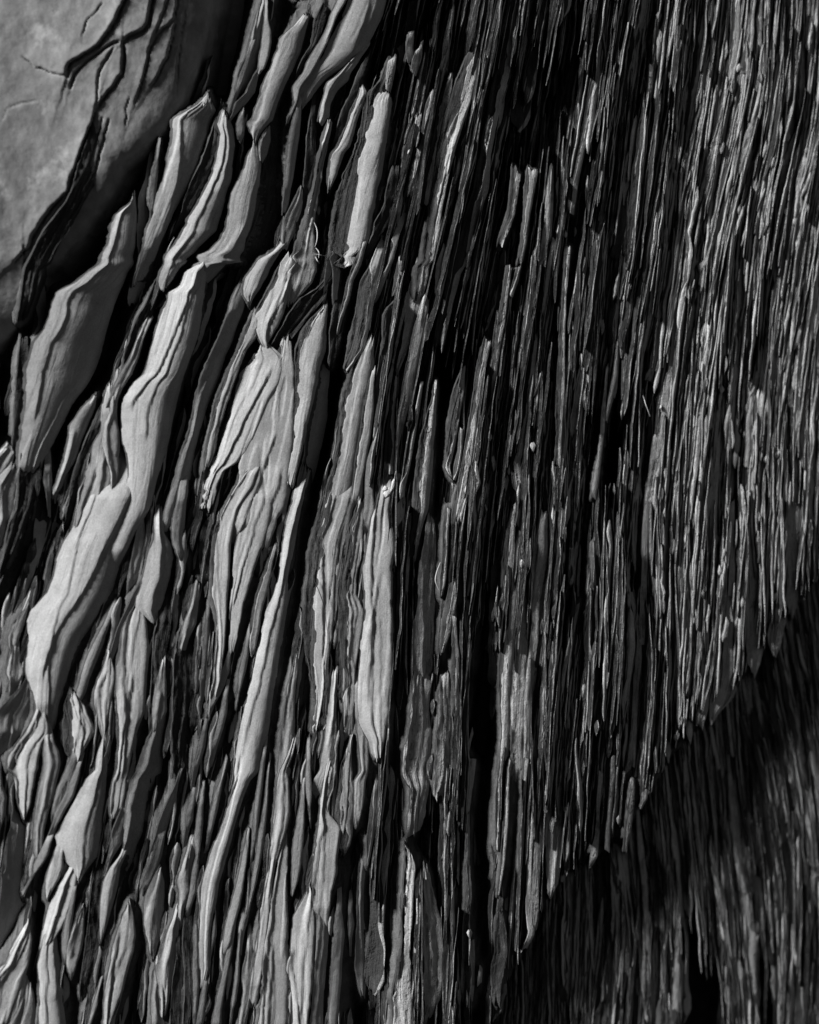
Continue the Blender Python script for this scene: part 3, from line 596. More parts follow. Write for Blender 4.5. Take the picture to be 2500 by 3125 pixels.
    # where the top sheets have broken away: low steps running with the grain
    if not cheap and wm > 34 and kind != 'r' and terr > 0:
        rs = np.random.default_rng(seed * 77 + 5)
        Lh = y[-1] - y[0]
        for _ in range(int(rs.integers(1, 3)) if kind == 'f' else int(rs.integers(2, 5 if wm < 90 else 6))):
            e0 = rs.uniform(0.12, 0.8); yc = y[0] + Lh * rs.uniform(0.1, 0.9); le = rs.uniform(0.18, 0.5) * Lh + 40
            edge = e0 + rs.uniform(-0.35, 0.35) * (y - yc) / le + min(0.14, 5.0 / wm) * (fbm(y / 60.0 + rs.uniform(0, 99), y * 0, 3, 0.65) + 0.7 * np.round(2.4 * fbm(y / 45.0 + rs.uniform(0, 99), y * 0 + 3, 2)) / 2.4)
            win = np.clip(1.25 - ((y - yc) / le) ** 2, 0, 0.25) * 4
            hgt = rs.uniform(2.5, 6.5) * min(1.0, wm / 70.0) * (1 if rs.random() < 0.8 else -0.7)
            fall = rs.uniform(0.25, 0.6)
            below = np.clip((edge[:, None] - suc) * wm / 4.0, 0, 1)          # 1 on the left of the edge, dropping within a few millimetres
            Z = Z + (hgt * win)[:, None] * below * np.clip(1 - (edge[:, None] - suc) / fall, 0, 1)
    # splintered ends
    u = np.linspace(0, 1, nx)
    for end in (0, 1):
        A = min(24.0, 0.5 * float(w[0 if end == 0 else -1]) + 0.12 * wm + 2.0)
        sl = math.sin(seed * 7.31 + end * 2.1)
        e = A * (0.7 * sl * (2 * u - 1) + 0.9 * np.round(2.5 * fbm(u * min(9.0, wm / 9.0) + s1 + 31 * end, u * 0 + 1.7, 2)) / 2.5)
        dist = (y - y[0]) if end == 0 else (y[-1] - y)
        Y = Y + np.exp(-dist / (1.6 * A + 6))[:, None] * e[None, :]
    if dive is not None: Z = Z - 0.36 * np.maximum(np.maximum(dive[0] - Y, Y - dive[1]), 0.0)
    if bulge: Z = Z - bulge[2] * np.clip((Y - bulge[0]) / bulge[1], 0, 1.6) ** 2
    pts = [np.stack([X, Y, Z], -1).reshape(-1, 3)]
    idx = np.arange(n * nx).reshape(n, nx)
    fq = np.stack([idx[:-1, :-1], idx[1:, :-1], idx[1:, 1:], idx[:-1, 1:]], -1).reshape(-1, 4)
    fm = np.tile(matc, n - 1)
    U = np.stack([V * PXM + (seed * 0.371) % 9, (Y - y[0]) * PXM + (seed * 0.713) % 11], -1).reshape(-1, 2)
    uvs = [U]
    # the sides of the sheet, going back into the rock
    per = np.concatenate([idx[0, ::-1], idx[1:, 0], idx[-1, 1:], idx[-2:0:-1, -1]])
    side = np.concatenate([np.full(nx, 1), np.full(n - 1, 0), np.full(nx - 1, 2), np.full(n - 2, 3)])
    P = pts[0][per]; m = len(per)
    t1 = min(26.0, 6 + 0.12 * wm)
    off = np.where(side == 0, -0.35 * t1, np.where(side == 3, -1.0, 0.0))
    offy = np.where(side == 1, -0.2 * t1, np.where(side == 2, 0.1 * t1, 0.0))
    nz = fbm(P[:, 1] / 18.0 + s1, P[:, 0] / 18.0, 3, 0.6)
    r1 = P + np.stack([off * (1 + 0.8 * nz), offy, -t1 * (1 + 0.4 * nz)], -1)
    r2 = P + np.stack([np.where(side == 0, 1.0, np.where(side == 3, -4.0, 0.0)), 0 * off, -skirt + 0 * off], -1)
    r2[:, 2] = np.minimum(r2[:, 2], -skirt * 0.8)
    b0 = len(pts[0])
    if cheap:
        k = np.arange(m); k2 = (k + 1) % m
        f1 = np.stack([b0 + k, b0 + m + k, b0 + m + k2, b0 + k2], -1)
        return np.concatenate(pts + [P, r2]), np.concatenate([fq, f1]), np.concatenate([fm, np.ones(m, int)]), np.concatenate([U, U[per], U[per] + [0.12, 0.0]]), n * nx
    pts += [P, r1, r2]
    uvs += [U[per], U[per] + [0.01, 0.0], U[per] + [0.12, 0.0]]
    k = np.arange(m); k2 = (k + 1) % m
    f1 = np.stack([b0 + k, b0 + m + k, b0 + m + k2, b0 + k2], -1)
    f2 = np.stack([b0 + m + k, b0 + 2 * m + k, b0 + 2 * m + k2, b0 + m + k2], -1)
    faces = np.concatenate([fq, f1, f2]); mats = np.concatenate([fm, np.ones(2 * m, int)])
    return np.concatenate(pts), faces, mats, np.concatenate(uvs), n * nx

def make_mesh(name, co, faces, mats, uvs, materials):
    me = bpy.data.meshes.new(name)
    nf = len(faces)
    me.vertices.add(len(co)); me.vertices.foreach_set("co", co.astype(np.float32).ravel())
    me.loops.add(nf * 4); me.loops.foreach_set("vertex_index", faces.astype(np.int32).ravel())
    me.polygons.add(nf); me.polygons.foreach_set("loop_start", np.arange(0, nf * 4, 4, dtype=np.int32))
    try: me.polygons.foreach_set("loop_total", np.full(nf, 4, np.int32))
    except Exception: pass
    for m in materials: me.materials.append(m)
    me.polygons.foreach_set("material_index", mats.astype(np.int32))
    me.polygons.foreach_set("use_smooth", np.ones(nf, bool))
    uvl = me.uv_layers.new(name="grain")
    uvl.data.foreach_set("uv", uvs[faces.ravel()].astype(np.float32).ravel())
    me.update(calc_edges=True); me.validate()
    return me

def empty(name, loc, label, cat, group=None):
    o = bpy.data.objects.new(name, None); COL.objects.link(o); o.location = loc
    o["label"] = label; o["category"] = cat
    if group: o["group"] = group
    o.empty_display_size = 0.1
    return o
def add_obj(name, me, parent=None):
    o = bpy.data.objects.new(name, me); COL.objects.link(o)
    if parent is not None:
        o.parent = parent; o.matrix_parent_inverse.identity()
        # mesh coordinates are world coordinates
        o.location = -Vector(parent.location)
    return o

boulder = empty("smooth_boulder", (-0.95, -0.05, 1.9), "large smooth pale boulder, out of focus in the upper left corner", "boulder")
outcrop = empty("folded_slate_outcrop", (-0.45, 0.0, 0.3), "thick rounded pale slate slabs leaning right, below and beside the smooth boulder", "rock outcrop")
cliff = empty("laminated_slate_cliff", (0.45, 0.05, 0.4), "dark face of thin steep slate layers on the right, ending in a ragged overhang", "cliff")
wall = empty("recessed_rock_wall", (0.8, 0.45, 0.2), "dim streaked rock wall set back beneath the ragged overhang, lower right", "rock wall")
THING = {'B': boulder, 'M': outcrop, 'C': cliff, 'W': wall}
PARTNAME = {'B': 'rock_slab', 'M': 'slate_slab', 'C': 'slate_sheet', 'W': 'rock_sheet'}
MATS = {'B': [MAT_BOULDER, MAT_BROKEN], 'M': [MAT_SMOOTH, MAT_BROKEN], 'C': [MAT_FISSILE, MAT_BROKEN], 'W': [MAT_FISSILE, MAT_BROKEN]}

sheets = parse()
OCC = np.zeros((3600 // 5, 3000 // 5), np.float32)        # where traced sheets lie
BED = np.full((3950 // 5, 3350 // 5), -400.0)            # level of the traced sheets
flow = {'main': [], 'W': []}
for i, sh in enumerate(sheets):
    r = sh['rows']; tag = sh['tag']
    cx = float(np.mean(0.5 * (r[:, 1] + r[:, 3])))
    if not tag: tag = 'M' if cx < 1190 else 'C'
    sh['tag'] = tag
    if tag != 'B': sh['tone'] = min(0.62, sh['tone'] + 0.03)
    if tag == 'B': z = sh['z'] + 25
    else: z = sh['z'] + random.uniform(-4, 4)
    dive = None
    if tag == 'M':            # ends run on under the neighbouring sheets
        dive = (r[0, 0], r[-1, 0]); wmx = float((r[:, 3] - r[:, 1]).max()); rr_ = [r]
        for e in (0, -1):
            w_ = r[e, 3] - r[e, 1]
            if w_ < 0.3 * wmx: continue
            q = 2 if e == 0 else -3
            q = min(2, len(r) - 1) if e == 0 else max(-3, -len(r))
            dx = float(np.clip((0.5 * (r[q, 1] + r[q, 3]) - 0.5 * (r[e, 1] + r[e, 3])) / (r[q, 0] - r[e, 0]), -0.9, 0.5))
            E = min(200.0, 60 + 0.9 * w_); sg = -1 if e == 0 else 1
            ext = []
            for k_, wk in ((0.5, 0.95), (1.0, 0.72)):
                c_ = 0.5 * (r[e, 1] + r[e, 3]) + dx * sg * E * k_
                ext.append((r[e, 0] + sg * E * k_, c_ - 0.5 * w_ * wk, c_ - 0.5 * w_ * wk, c_ + 0.5 * w_ * wk))
            rr_ = ([np.array(ext[::-1])] + rr_) if e == 0 else (rr_ + [np.array(ext)])
        r = np.concatenate(rr_)
    co, f, m, uv, ng = blade(r, sh['kind'], sh['tone'], z, step=4.5, dive=dive, sink=8.0 if tag == 'M' else 30.0, seed=i + 1, terr={'B': 0.0, 'M': 0.3 if sh['kind'] == 'f' else 0.6}.get(tag, 1.0), wav={'B': 0.4, 'M': 0.2}.get(tag, 1.0),
                         jag={'C': 1.6, 'M': 1.35}.get(tag, 1.0), bulge=None)
    if False:      # thin sheets lying on the boulder
        gi = ((co[:ng, 1] + 400) / 5).astype(int); gj = ((co[:ng, 0] + 400) / 5).astype(int)
        bz = BED[np.clip(gi, 0, BED.shape[0] - 1), np.clip(gj, 0, BED.shape[1] - 1)]; ok = bz > -350
        if ok.sum() > 10: co[:, 2] += np.median(bz[ok] + 9 - co[:ng, 2][ok]) + 13.0
    wco = to_world(co[:, 0], co[:, 1], co[:, 2], RECESS if tag == 'W' else 0.0)
    me = make_mesh(PARTNAME[tag], wco, f, m, uv, MATS[tag])
    if tag != 'W':
        gi = ((co[:ng, 1] + 400) / 5).astype(int); gj = ((co[:ng, 0] + 400) / 5).astype(int)
        ok = (gi >= 0) & (gi < BED.shape[0]) & (gj >= 0) & (gj < BED.shape[1])
        np.maximum.at(BED, (gi[ok], gj[ok]), co[:ng, 2][ok] - 9.0)
    add_obj(PARTNAME[tag], me, THING[tag])
    yy = np.arange(r[0, 0], r[-1, 0], 5.0)
    l = np.interp(yy, r[:, 0], r[:, 1]); rr = np.interp(yy, r[:, 0], r[:, 3])
    if tag != 'W':
        for q in range(len(yy)):
            a, b, c = int((yy[q] + 200) / 5), int((l[q] + 200) / 5), int((rr[q] + 200) / 5)
            if 0 <= a < OCC.shape[0]: OCC[a, max(0, b):max(0, c)] = 1
    c = 0.5 * (l + rr)
    if len(yy) > 8:
        c = smooth1(c, 25); d = np.gradient(c, 5.0)
        for q in range(0, len(yy), 12): flow['W' if tag == 'W' else 'main'].append((c[q], yy[q], d[q], rr[q] - l[q]))

# ------------------------------------------------------------------ the boulder: one body with cracks and low steps
def pl(c, *p): return np.array([(CR[c][0] + x * KS, CR[c][1] + y * KS) for x, y in p])
CRACKS = [  # polyline, half width, depth, lip height on its left side
 (pl('A', (760, -80), (735, 0), (690, 90), (640, 180), (570, 270), (490, 320), (410, 370), (388, 450)), 6.5, 30, 14),
 (pl('A', (388, 450), (290, 425), (200, 390), (130, 335)), 2.6, 9, 3), (pl('A', (600, 10), (560, 60), (510, 120), (480, 210)), 2.6, 9, 2),
 (pl('A', (690, 235), (600, 290), (500, 370), (430, 450), (410, 520)), 5.0, 24, 5), (pl('A', (720, 245), (725, 330), (715, 430), (660, 510), (590, 590), (568, 640)), 5.5, 28, 9),
 (pl('A', (670, 270), (610, 370), (580, 420), (570, 480), (565, 560), (560, 640)), 3.5, 14, 3), (pl('A', (900, -80), (890, 0), (870, 130), (840, 180), (760, 215), (722, 250)), 7.5, 34, 10),
 (pl('A', (1050, -60), (1040, 0), (1020, 110), (920, 200), (880, 280), (860, 400), (830, 490), (790, 600)), 4.0, 18, 6), (pl('A', (1030, 110), (1010, 230), (980, 330), (930, 430), (880, 510)), 3.5, 16, 8),
 (pl('A', (990, -60), (960, 60), (930, 150), (880, 250)), 3.5, 14, 4),
 (pl('A', (560, 640), (530, 740), (490, 840), (440, 990), (390, 1130), (300, 1220), (220, 1330), (170, 1450), (80, 1533)), 5.0, 26, 16),
 (pl('A', (600, 690), (560, 820), (520, 960), (480, 1080), (400, 1180), (285, 1300), (262, 1400), (170, 1500)), 3.5, 18, 3),
 (pl('A', (640, 700), (600, 830), (570, 960), (530, 1080), (430, 1240), (350, 1400), (280, 1533)), 4.0, 22, 2),
 (pl('A', (10, 720), (50, 635), (120, 600), (240, 588)), 2.5, 4, 1), (pl('D', (140, 0), (142, 150), (122, 330), (100, 480)), 4.0, 20, 6),
 (pl('A', (760, 560), (740, 640), (730, 740)), 2.5, 7, 2), (pl('A', (1090, 60), (1060, 200), (1045, 330), (1030, 560)), 2.5, 8, 3)]
bxs = np.arange(-160, 860, 3.8); bys = np.arange(-120, 1090, 4.2)
BX, BY = np.meshgrid(bxs, bys)
RIM = pl('A', (1260, -250), (1225, 0), (1165, 250), (1130, 400), (1090, 520), (1050, 620), (960, 760), (840, 860), (700, 960), (640, 1100), (560, 1250), (450, 1400), (340, 1533)).tolist() + pl('D', (250, 150), (190, 300), (90, 480), (-30, 590), (-320, 700)).tolist()
RIM = np.array(RIM)
def seg_dist(P, X, Y):
    best = np.full(X.shape, 1e9); sgn = np.zeros(X.shape); along = np.zeros(X.shape)
    for k_ in range(len(P) - 1):
        a_, b_ = P[k_], P[k_ + 1]; d_ = b_ - a_; l2 = (d_ ** 2).sum()
        t_ = np.clip(((X - a_[0]) * d_[0] + (Y - a_[1]) * d_[1]) / l2, 0, 1)
        dx_ = X - a_[0] - t_ * d_[0]; dy_ = Y - a_[1] - t_ * d_[1]; dd = np.hypot(dx_, dy_)
        cr_ = d_[0] * (Y - a_[1]) - d_[1] * (X - a_[0])
        m_ = dd < best; best = np.where(m_, dd, best); sgn = np.where(m_, np.sign(cr_), sgn); along = np.where(m_, (k_ + t_) / (len(P) - 1), along)
    return best, sgn, along
WX = BX + 5 * fbm(BX / 30.0 + 3, BY / 30.0, 3, 0.6); WY = BY + 5 * fbm(BX / 30.0 + 43, BY / 30.0 + 11, 3, 0.6)
BZ = 34 - 0.08 * (BX - 40) - 0.0007 * np.clip(BX - 330, 0, None) ** 2 - 120.0 * np.clip((BY - 430) / 560.0, 0, 1.5) ** 2
BZ = BZ + 9 * fbm(BX / 210.0 + 1, BY / 260.0, 3) + 2.2 * fbm(BX / 40.0, BY / 60.0 + 5, 4, 0.55)
for P, hw, dep_, lip in CRACKS:
    dd, sg, al = seg_dist(P, WX, WY)
    endf = np.clip(np.minimum(al, 1 - al) * 6 + 0.35, 0, 1)
    hwv = hw * (0.55 + 0.45 * np.clip(fbm(WX / 60.0 + 9, WY / 60.0 + 2, 3, 0.6) + 0.3, -0.6, 1.2))
    BZ = BZ - 0.85 * dep_ * endf * np.exp(-(dd / hwv) ** 2)
    BZ = BZ + lip * endf * np.where(sg > 0, np.exp(-dd / 70.0), 0.0)       # the side to the left stands proud
dd, sg, al = seg_dist(RIM, WX, WY)
out = np.where(sg < 0, dd, 0.0); inn = np.where(sg > 0, dd, 0.0)
BZ = BZ - np.where(sg < 0, 20 + 2.2 * out, 20 * np.exp(-inn / 22.0))
BZ = np.maximum(BZ, -300.0)
nb, nbx = BX.shape; bi = np.arange(nb * nbx).reshape(nb, nbx)
bf = np.stack([bi[:-1, :-1], bi[1:, :-1], bi[1:, 1:], bi[:-1, 1:]], -1).reshape(-1, 4)
add_obj("boulder_body", make_mesh("boulder_body", to_world(BX.ravel(), BY.ravel(), BZ.ravel()), bf, np.zeros(len(bf), int), np.stack([(BX + 0.45 * BY).ravel() * PXM, BY.ravel() * PXM], -1), [MAT_VEINED]), boulder)
gi = ((BY + 400) / 5).astype(int).ravel(); gj = ((BX + 400) / 5).astype(int).ravel()
np.maximum.at(BED, (gi, gj), BZ.ravel() - 30.0)

# ------------------------------------------------------------------ grain direction everywhere, from the traced sheets
def flow_grid(pts):
    pts = np.array(pts)
    gx = np.arange(-250, 2800, 50.0); gy = np.arange(-250, 3400, 50.0)
    GX, GY = np.meshgrid(gx, gy)
    d2 = (GX[..., None] - pts[:, 0]) ** 2 + ((GY[..., None] - pts[:, 1]) * 0.6) ** 2
    wgt = 1.0 / (d2 + 60.0 ** 2) ** 1.5
    return (wgt * np.clip(pts[:, 2], -1.2, 1.0)).sum(-1) / wgt.sum(-1)
FG = {k: flow_grid(v) for k, v in flow.items()}
def bil(g, x, y, x0, y0, st):
    fx = np.clip((x - x0) / st, 0, g.shape[1] - 1.001); fy = np.clip((y - y0) / st, 0, g.shape[0] - 1.001)
    ix = int(fx); iy = int(fy); a = fx - ix; b = fy - iy
    return (g[iy, ix] * (1 - a) + g[iy, ix + 1] * a) * (1 - b) + (g[iy + 1, ix] * (1 - a) + g[iy + 1, ix + 1] * a) * b
def grain(k, x, y): return bil(FG[k], x, y, -250, -250, 50.0)

# how far the layers stand out and turn to the light, by place (rows of 250 px)
RELIEF_ADD = np.array([0, 0, 0, 0, 0, -0.02, -0.03, 0.0, 0.08, 0.1])
RELIEF = RELIEF_ADD + np.array([
 [.3,.3,.2,.05, .03,.12,.14,.18,.33,.33],
 [.3,.2,.2,.15, .06,.20,.05,.14,.38,.38],
 [.2,.2,.2,.2,  .15,.14,.07,.12,.38,.42],
 [.1,.15,.2,.2, .20,.10,.14,.22,.42,.33],
 [.1,.15,.2,.2, .25,.08,.17,.22,.42,.36],
 [.1,.15,.2,.2, .20,.16,.22,.17,.42,.38],
 [.1,.15,.2,.2, .20,.20,.22,.17,.42,.38],
 [.1,.15,.2,.2, .25,.14,.22,.26,.38,.36],
 [.2,.15,.2,.2, .25,.10,.27,.28,.38,.34],
 [.2,.15,.2,.2, .18,.14,.27,.30,.36,.3],
 [.2,.15,.2,.2, .15,.14,.25,.28,.3,.3],
 [.2,.15,.2,.2, .18,.12,.25,.28,.3,.3],
 [.2,.15,.2,.2, .18,.12,.25,.28,.3,.3]])
def relief(x, y): return bil(RELIEF, np.clip(x, 0, 2499), np.clip(y, 0, 3124), 125, 125, 250.0)

VOIDS = [  # deep open clefts: y, left, right
 [(1780, 1440, 1470), (1900, 1438, 1500), (2050, 1430, 1515), (2200, 1430, 1520), (2400, 1440, 1520), (2700, 1450, 1500), (2900, 1440, 1500), (3200, 1430, 1520)],
 [(1800, 1200, 1222), (1950, 1200, 1245), (2100, 1198, 1252), (2250, 1180, 1240), (2370, 1140, 1225), (2420, 1150, 1215)],
 [(700, 1300, 1330), (800, 1310, 1330), (950, 1310, 1420), (1050, 1315, 1410), (1150, 1320, 1400), (1300, 1325, 1385), (1450, 1318, 1365), (1550, 1318, 1345), (1620, 1320, 1350)],
 [(0, 1180, 1330), (100, 1170, 1380), (180, 1180, 1400), (260, 1160, 1270), (340, 1140, 1250)],
 [(100, 1660, 1720), (200, 1650, 1710), (300, 1640, 1700), (420, 1640, 1700)],
 [(350, 1930, 1970), (450, 1950, 1990), (540, 1935, 1960)],
 [(1060, 1880, 1905), (1250, 1870, 1910), (1400, 1850, 1900), (1550, 1840, 1885), (1650, 1835, 1870)],
 [(2080, 1870, 1900), (2200, 1850, 1910), (2330, 1860, 1910), (2420, 1865, 1890)],
 [(900, 1000, 1030), (1100, 990, 1040), (1300, 960, 1010), (1500, 900, 980), (1700, 880, 940), (1850, 890, 920)],
 [(2600, 1040, 1090), (2900, 1030, 1090), (3150, 1040, 1180)],
 [(0, 600, 720), (150, 590, 700), (300, 560, 690), (420, 430, 520), (520, 380, 470), (700, 280, 400), (900, 200, 360), (1200, 180, 250), (1400, 130, 180)],
]
WVOIDS = [[(2690, 2080, 2140), (2800, 2080, 2160), (2950, 2080, 2190), (3130, 2080, 2200), (3300, 2080, 2200)],
          [(2870, 2320, 2360), (3000, 2310, 2370), (3130, 2320, 2370), (3300, 2320, 2370)]]
def in_void(x, y, vs, grow=0.0):
    for v in vs:
        ys = [q[0] for q in v]
        if ys[0] < y < ys[-1]:
            l = np.interp(y, ys, [q[1] for q in v]); r = np.interp(y, ys, [q[2] for q in v])
            if l - grow < x < r + grow: return True
    return False

HOLLOWS = [(1610, 390, 135, 300), (1690, 200, 95, 200), (1391, 1087, 60, 220), (1360, 900, 50, 180), (1783, 478, 45, 120), (1884, 1260, 45, 200), (1811, 1550, 50, 170),
           (1740, 1855, 45, 150), (1850, 2300, 45, 160), (1478, 2318, 60, 400), (1640, 2080, 40, 140), (1250, 110, 165, 240), (1480, 500, 50, 240), (1560, 880, 40, 180),
           (2000, 330, 40, 110), (2230, 1500, 35, 160), (2170, 700, 30, 130), (1960, 1750, 35, 150), (1420, 1900, 45, 160), (1520, 1700, 40, 160), (1700, 1000, 40, 200), (2330, 1000, 30, 150),
           (2060, 1980, 30, 130), (1770, 2560, 40, 90), (1290, 2650, 60, 250), (1410, 2700, 50, 200)]
HA = np.array(HOLLOWS, float)
def hollow(x, y):
    q = ((x - HA[:, 0] + 0.15 * (y - HA[:, 1])) / HA[:, 2]) ** 2 + ((y - HA[:, 1]) / HA[:, 3]) ** 2
    return float(np.clip(1.25 - q, 0, 1).max())

# ------------------------------------------------------------------ rock body behind the sheets
def core(name, x0, x1, y0, y1, st, zfun, recess, parent, which):
    xs = np.arange(x0, x1 + 1, st); ys = np.arange(y0, y1 + 1, st)
    X, Y = np.meshgrid(xs, ys)
    # follow the grain: shear coordinates by the flow
    S = np.zeros_like(X)
    for j in range(len(ys)):
        for_x = FG[which]
        gy = int(np.clip((ys[j] + 250) / 50, 0, for_x.shape[0] - 1))
        S[j] = np.interp(xs, np.arange(for_x.shape[1]) * 50.0 - 250, for_x[gy])
    V = X - np.cumsum(S, 0) * st
    q = fbm(V / 46.0, Y / 700.0, 4, 0.6) * 6
    Z0 = zfun(X, Y); am = np.clip(-Z0 / 110.0, 0.18, 1.0)
    Z = Z0 - 10 * am + am * (14 * (np.floor(q) + np.clip((q - np.floor(q) - 0.75) * 4, 0, 1)) + 14 * fbm(V / 9.0, Y / 200.0, 4, 0.65))
    co = to_world(X.ravel(), Y.ravel(), Z.ravel(), recess)
    n, nx = X.shape
    idx = np.arange(n * nx).reshape(n, nx)
    f = np.stack([idx[:-1, :-1], idx[1:, :-1], idx[1:, 1:], idx[:-1, 1:]], -1).reshape(-1, 4)
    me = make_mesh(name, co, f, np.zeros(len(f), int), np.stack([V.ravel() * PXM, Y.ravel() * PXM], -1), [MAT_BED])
    return add_obj(name, me, parent)

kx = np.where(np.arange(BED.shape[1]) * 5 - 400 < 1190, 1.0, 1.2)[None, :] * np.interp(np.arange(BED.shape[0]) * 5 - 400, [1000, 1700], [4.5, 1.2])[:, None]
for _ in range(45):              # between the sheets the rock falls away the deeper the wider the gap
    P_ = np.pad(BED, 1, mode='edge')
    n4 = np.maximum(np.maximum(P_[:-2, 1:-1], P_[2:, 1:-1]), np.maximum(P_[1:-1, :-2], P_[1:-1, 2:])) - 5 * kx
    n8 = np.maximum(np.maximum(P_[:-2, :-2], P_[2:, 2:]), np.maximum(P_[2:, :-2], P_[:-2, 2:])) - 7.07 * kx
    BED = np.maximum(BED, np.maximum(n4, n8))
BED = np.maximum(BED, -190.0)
for _ in range(2):
    P_ = np.pad(BED, 1, mode='edge'); BED = np.minimum(BED, (P_[:-2, 1:-1] + P_[2:, 1:-1] + P_[1:-1, :-2] + P_[1:-1, 2:] + BED) / 5)
def bed_at(X, Y):
    fx = np.clip((X + 400) / 5 - 0.5, 0, BED.shape[1] - 1.01); fy = np.clip((Y + 400) / 5 - 0.5, 0, BED.shape[0] - 1.01)
    ix = fx.astype(int); iy = fy.astype(int); a = fx - ix; b = fy - iy
    return (BED[iy, ix] * (1 - a) + BED[iy, ix + 1] * a) * (1 - b) + (BED[iy + 1, ix] * (1 - a) + BED[iy + 1, ix + 1] * a) * b
def main_depth(X, Y):
    Z = bed_at(X, Y)
    for v in VOIDS:
        ys = [q[0] for q in v]
        l = np.interp(Y, ys, [q[1] for q in v]); r = np.interp(Y, ys, [q[2] for q in v])
        ins = np.minimum(np.minimum(X - l + 40, r + 40 - X), np.minimum(Y - ys[0] + 60, ys[-1] + 60 - Y))
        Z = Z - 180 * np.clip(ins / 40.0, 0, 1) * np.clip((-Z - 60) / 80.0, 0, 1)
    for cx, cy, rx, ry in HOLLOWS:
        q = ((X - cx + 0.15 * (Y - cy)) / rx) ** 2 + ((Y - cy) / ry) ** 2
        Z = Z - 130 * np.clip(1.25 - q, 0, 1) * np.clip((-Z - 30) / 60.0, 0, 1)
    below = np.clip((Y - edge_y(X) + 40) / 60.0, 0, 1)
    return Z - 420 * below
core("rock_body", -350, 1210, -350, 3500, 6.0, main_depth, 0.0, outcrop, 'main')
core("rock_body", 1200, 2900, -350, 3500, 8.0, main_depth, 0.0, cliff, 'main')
def wall_depth(X, Y):
    Z = np.full(X.shape, -40.0)
    for v in WVOIDS:
        ys = [q[0] for q in v]
        l = np.interp(Y, ys, [q[1] for q in v]); r = np.interp(Y, ys, [q[2] for q in v])
        ins = np.minimum(np.minimum(X - l + 30, r + 30 - X), Y - ys[0] + 60)
        Z = Z - 300 * np.clip(ins / 30.0, 0, 1)
    return Z
core("rock_body", 1350, 2950, 1500, 3500, 7.0, wall_depth, RECESS, wall, 'W')

# ------------------------------------------------------------------ the thin layers between and beyond the traced ones
def gcoord(x, y):
    """coordinate across the grain: slide along the grain to y = 1500"""
    st = 100.0 if y < 1500 else -100.0
    while abs(1500 - y) > 50:
        x += grain('main', x, y) * st; y += st
    return x
def bundle(x, y):
    """layers stand out or fall back in bundles"""
    v = gcoord(x, y)
    q = float(fbm(np.array([v / 58.0]), np.array([y / 700.0]), 3, 0.6)[0]) * 3.2
    return math.floor(q) + min(1.0, (q - math.floor(q)) * 3)
def covered(x, y):
    a, b = int((y + 200) / 5), int((x + 200) / 5)
    return 0 <= a < OCC.shape[0] and 0 <= b < OCC.shape[1] and OCC[a, b] > 0
sd = 1000
def template(w, L, rough, jag, step):
    global sd
    sd += 1
    n = max(4, int(L / 26) + 2)
    y = np.linspace(0, L, n); t = np.linspace(0, 1, n)
    bl = (random.choice((.02, .06, .2, .5)), random.choice((.02, .06, .25, .6)))
    tp = np.clip(np.minimum(t / bl[0], (1 - t) / bl[1]), 0.12, 1) ** 0.7
    ww = w * tp * (1 + 0.3 * fbm(y / 150.0 + sd, y * 0, 2))
    c = min(7.0, 0.4 * w + 1.5) * (fbm(y / 130.0 + sd, y * 0 + 7, 3, 0.6) + 0.35 * np.round(2 * fbm(y / 70.0 + sd, y * 0 + 3, 2)))
    xl = c - 0.5 * ww; xr = c + 0.5 * ww
    xm = xl + ww * np.clip(rough + 0.5 * fbm(y / 55.0 + sd * 3.3, y * 0 + 2, 3), 0.0, 0.92)
    rows = np.stack([y, xl, xm, xr], -1)
    co, f, m, uv, ng = blade(rows, 's', 0.5, 0.0, step=step, seed=sd, jag=jag, skirt=170.0, terr=0.0, slope=0.0, sink=18.0, cheap=True)
    return dict(co=co, f=f, m=m, uv=uv, L=L, w=w, ng=ng)
def family(n, wr, lr, rr, jag, step):
    return [template(random.uniform(*wr), random.uniform(*lr), random.uniform(*rr), jag, step) for _ in range(n)]
FAM = dict(wide_dark=family(45, (26, 64), (200, 760), (.6, .9), 1.6, 14.0), wide_pale=family(40, (26, 60), (200, 760), (.1, .5), 1.6, 14.0),
           mid_dark=family(70, (8, 20), (90, 680), (.7, .95), 1.8, 14.0), mid_pale=family(70, (8, 20), (90, 680), (.05, .5), 1.8, 14.0),
           fine_dark=family(70, (3.5, 9), (70, 640), (.45, .85), 1.6, 15.0), fine_pale=family(70, (3.5, 9), (70, 640), (0., .4), 1.6, 15.0),
           chip=family(60, (6, 18), (22, 100), (.2, .8), 2.0, 7.0), splinter=family(60, (9, 34), (60, 330), (.3, .95), 1.8, 8.0))

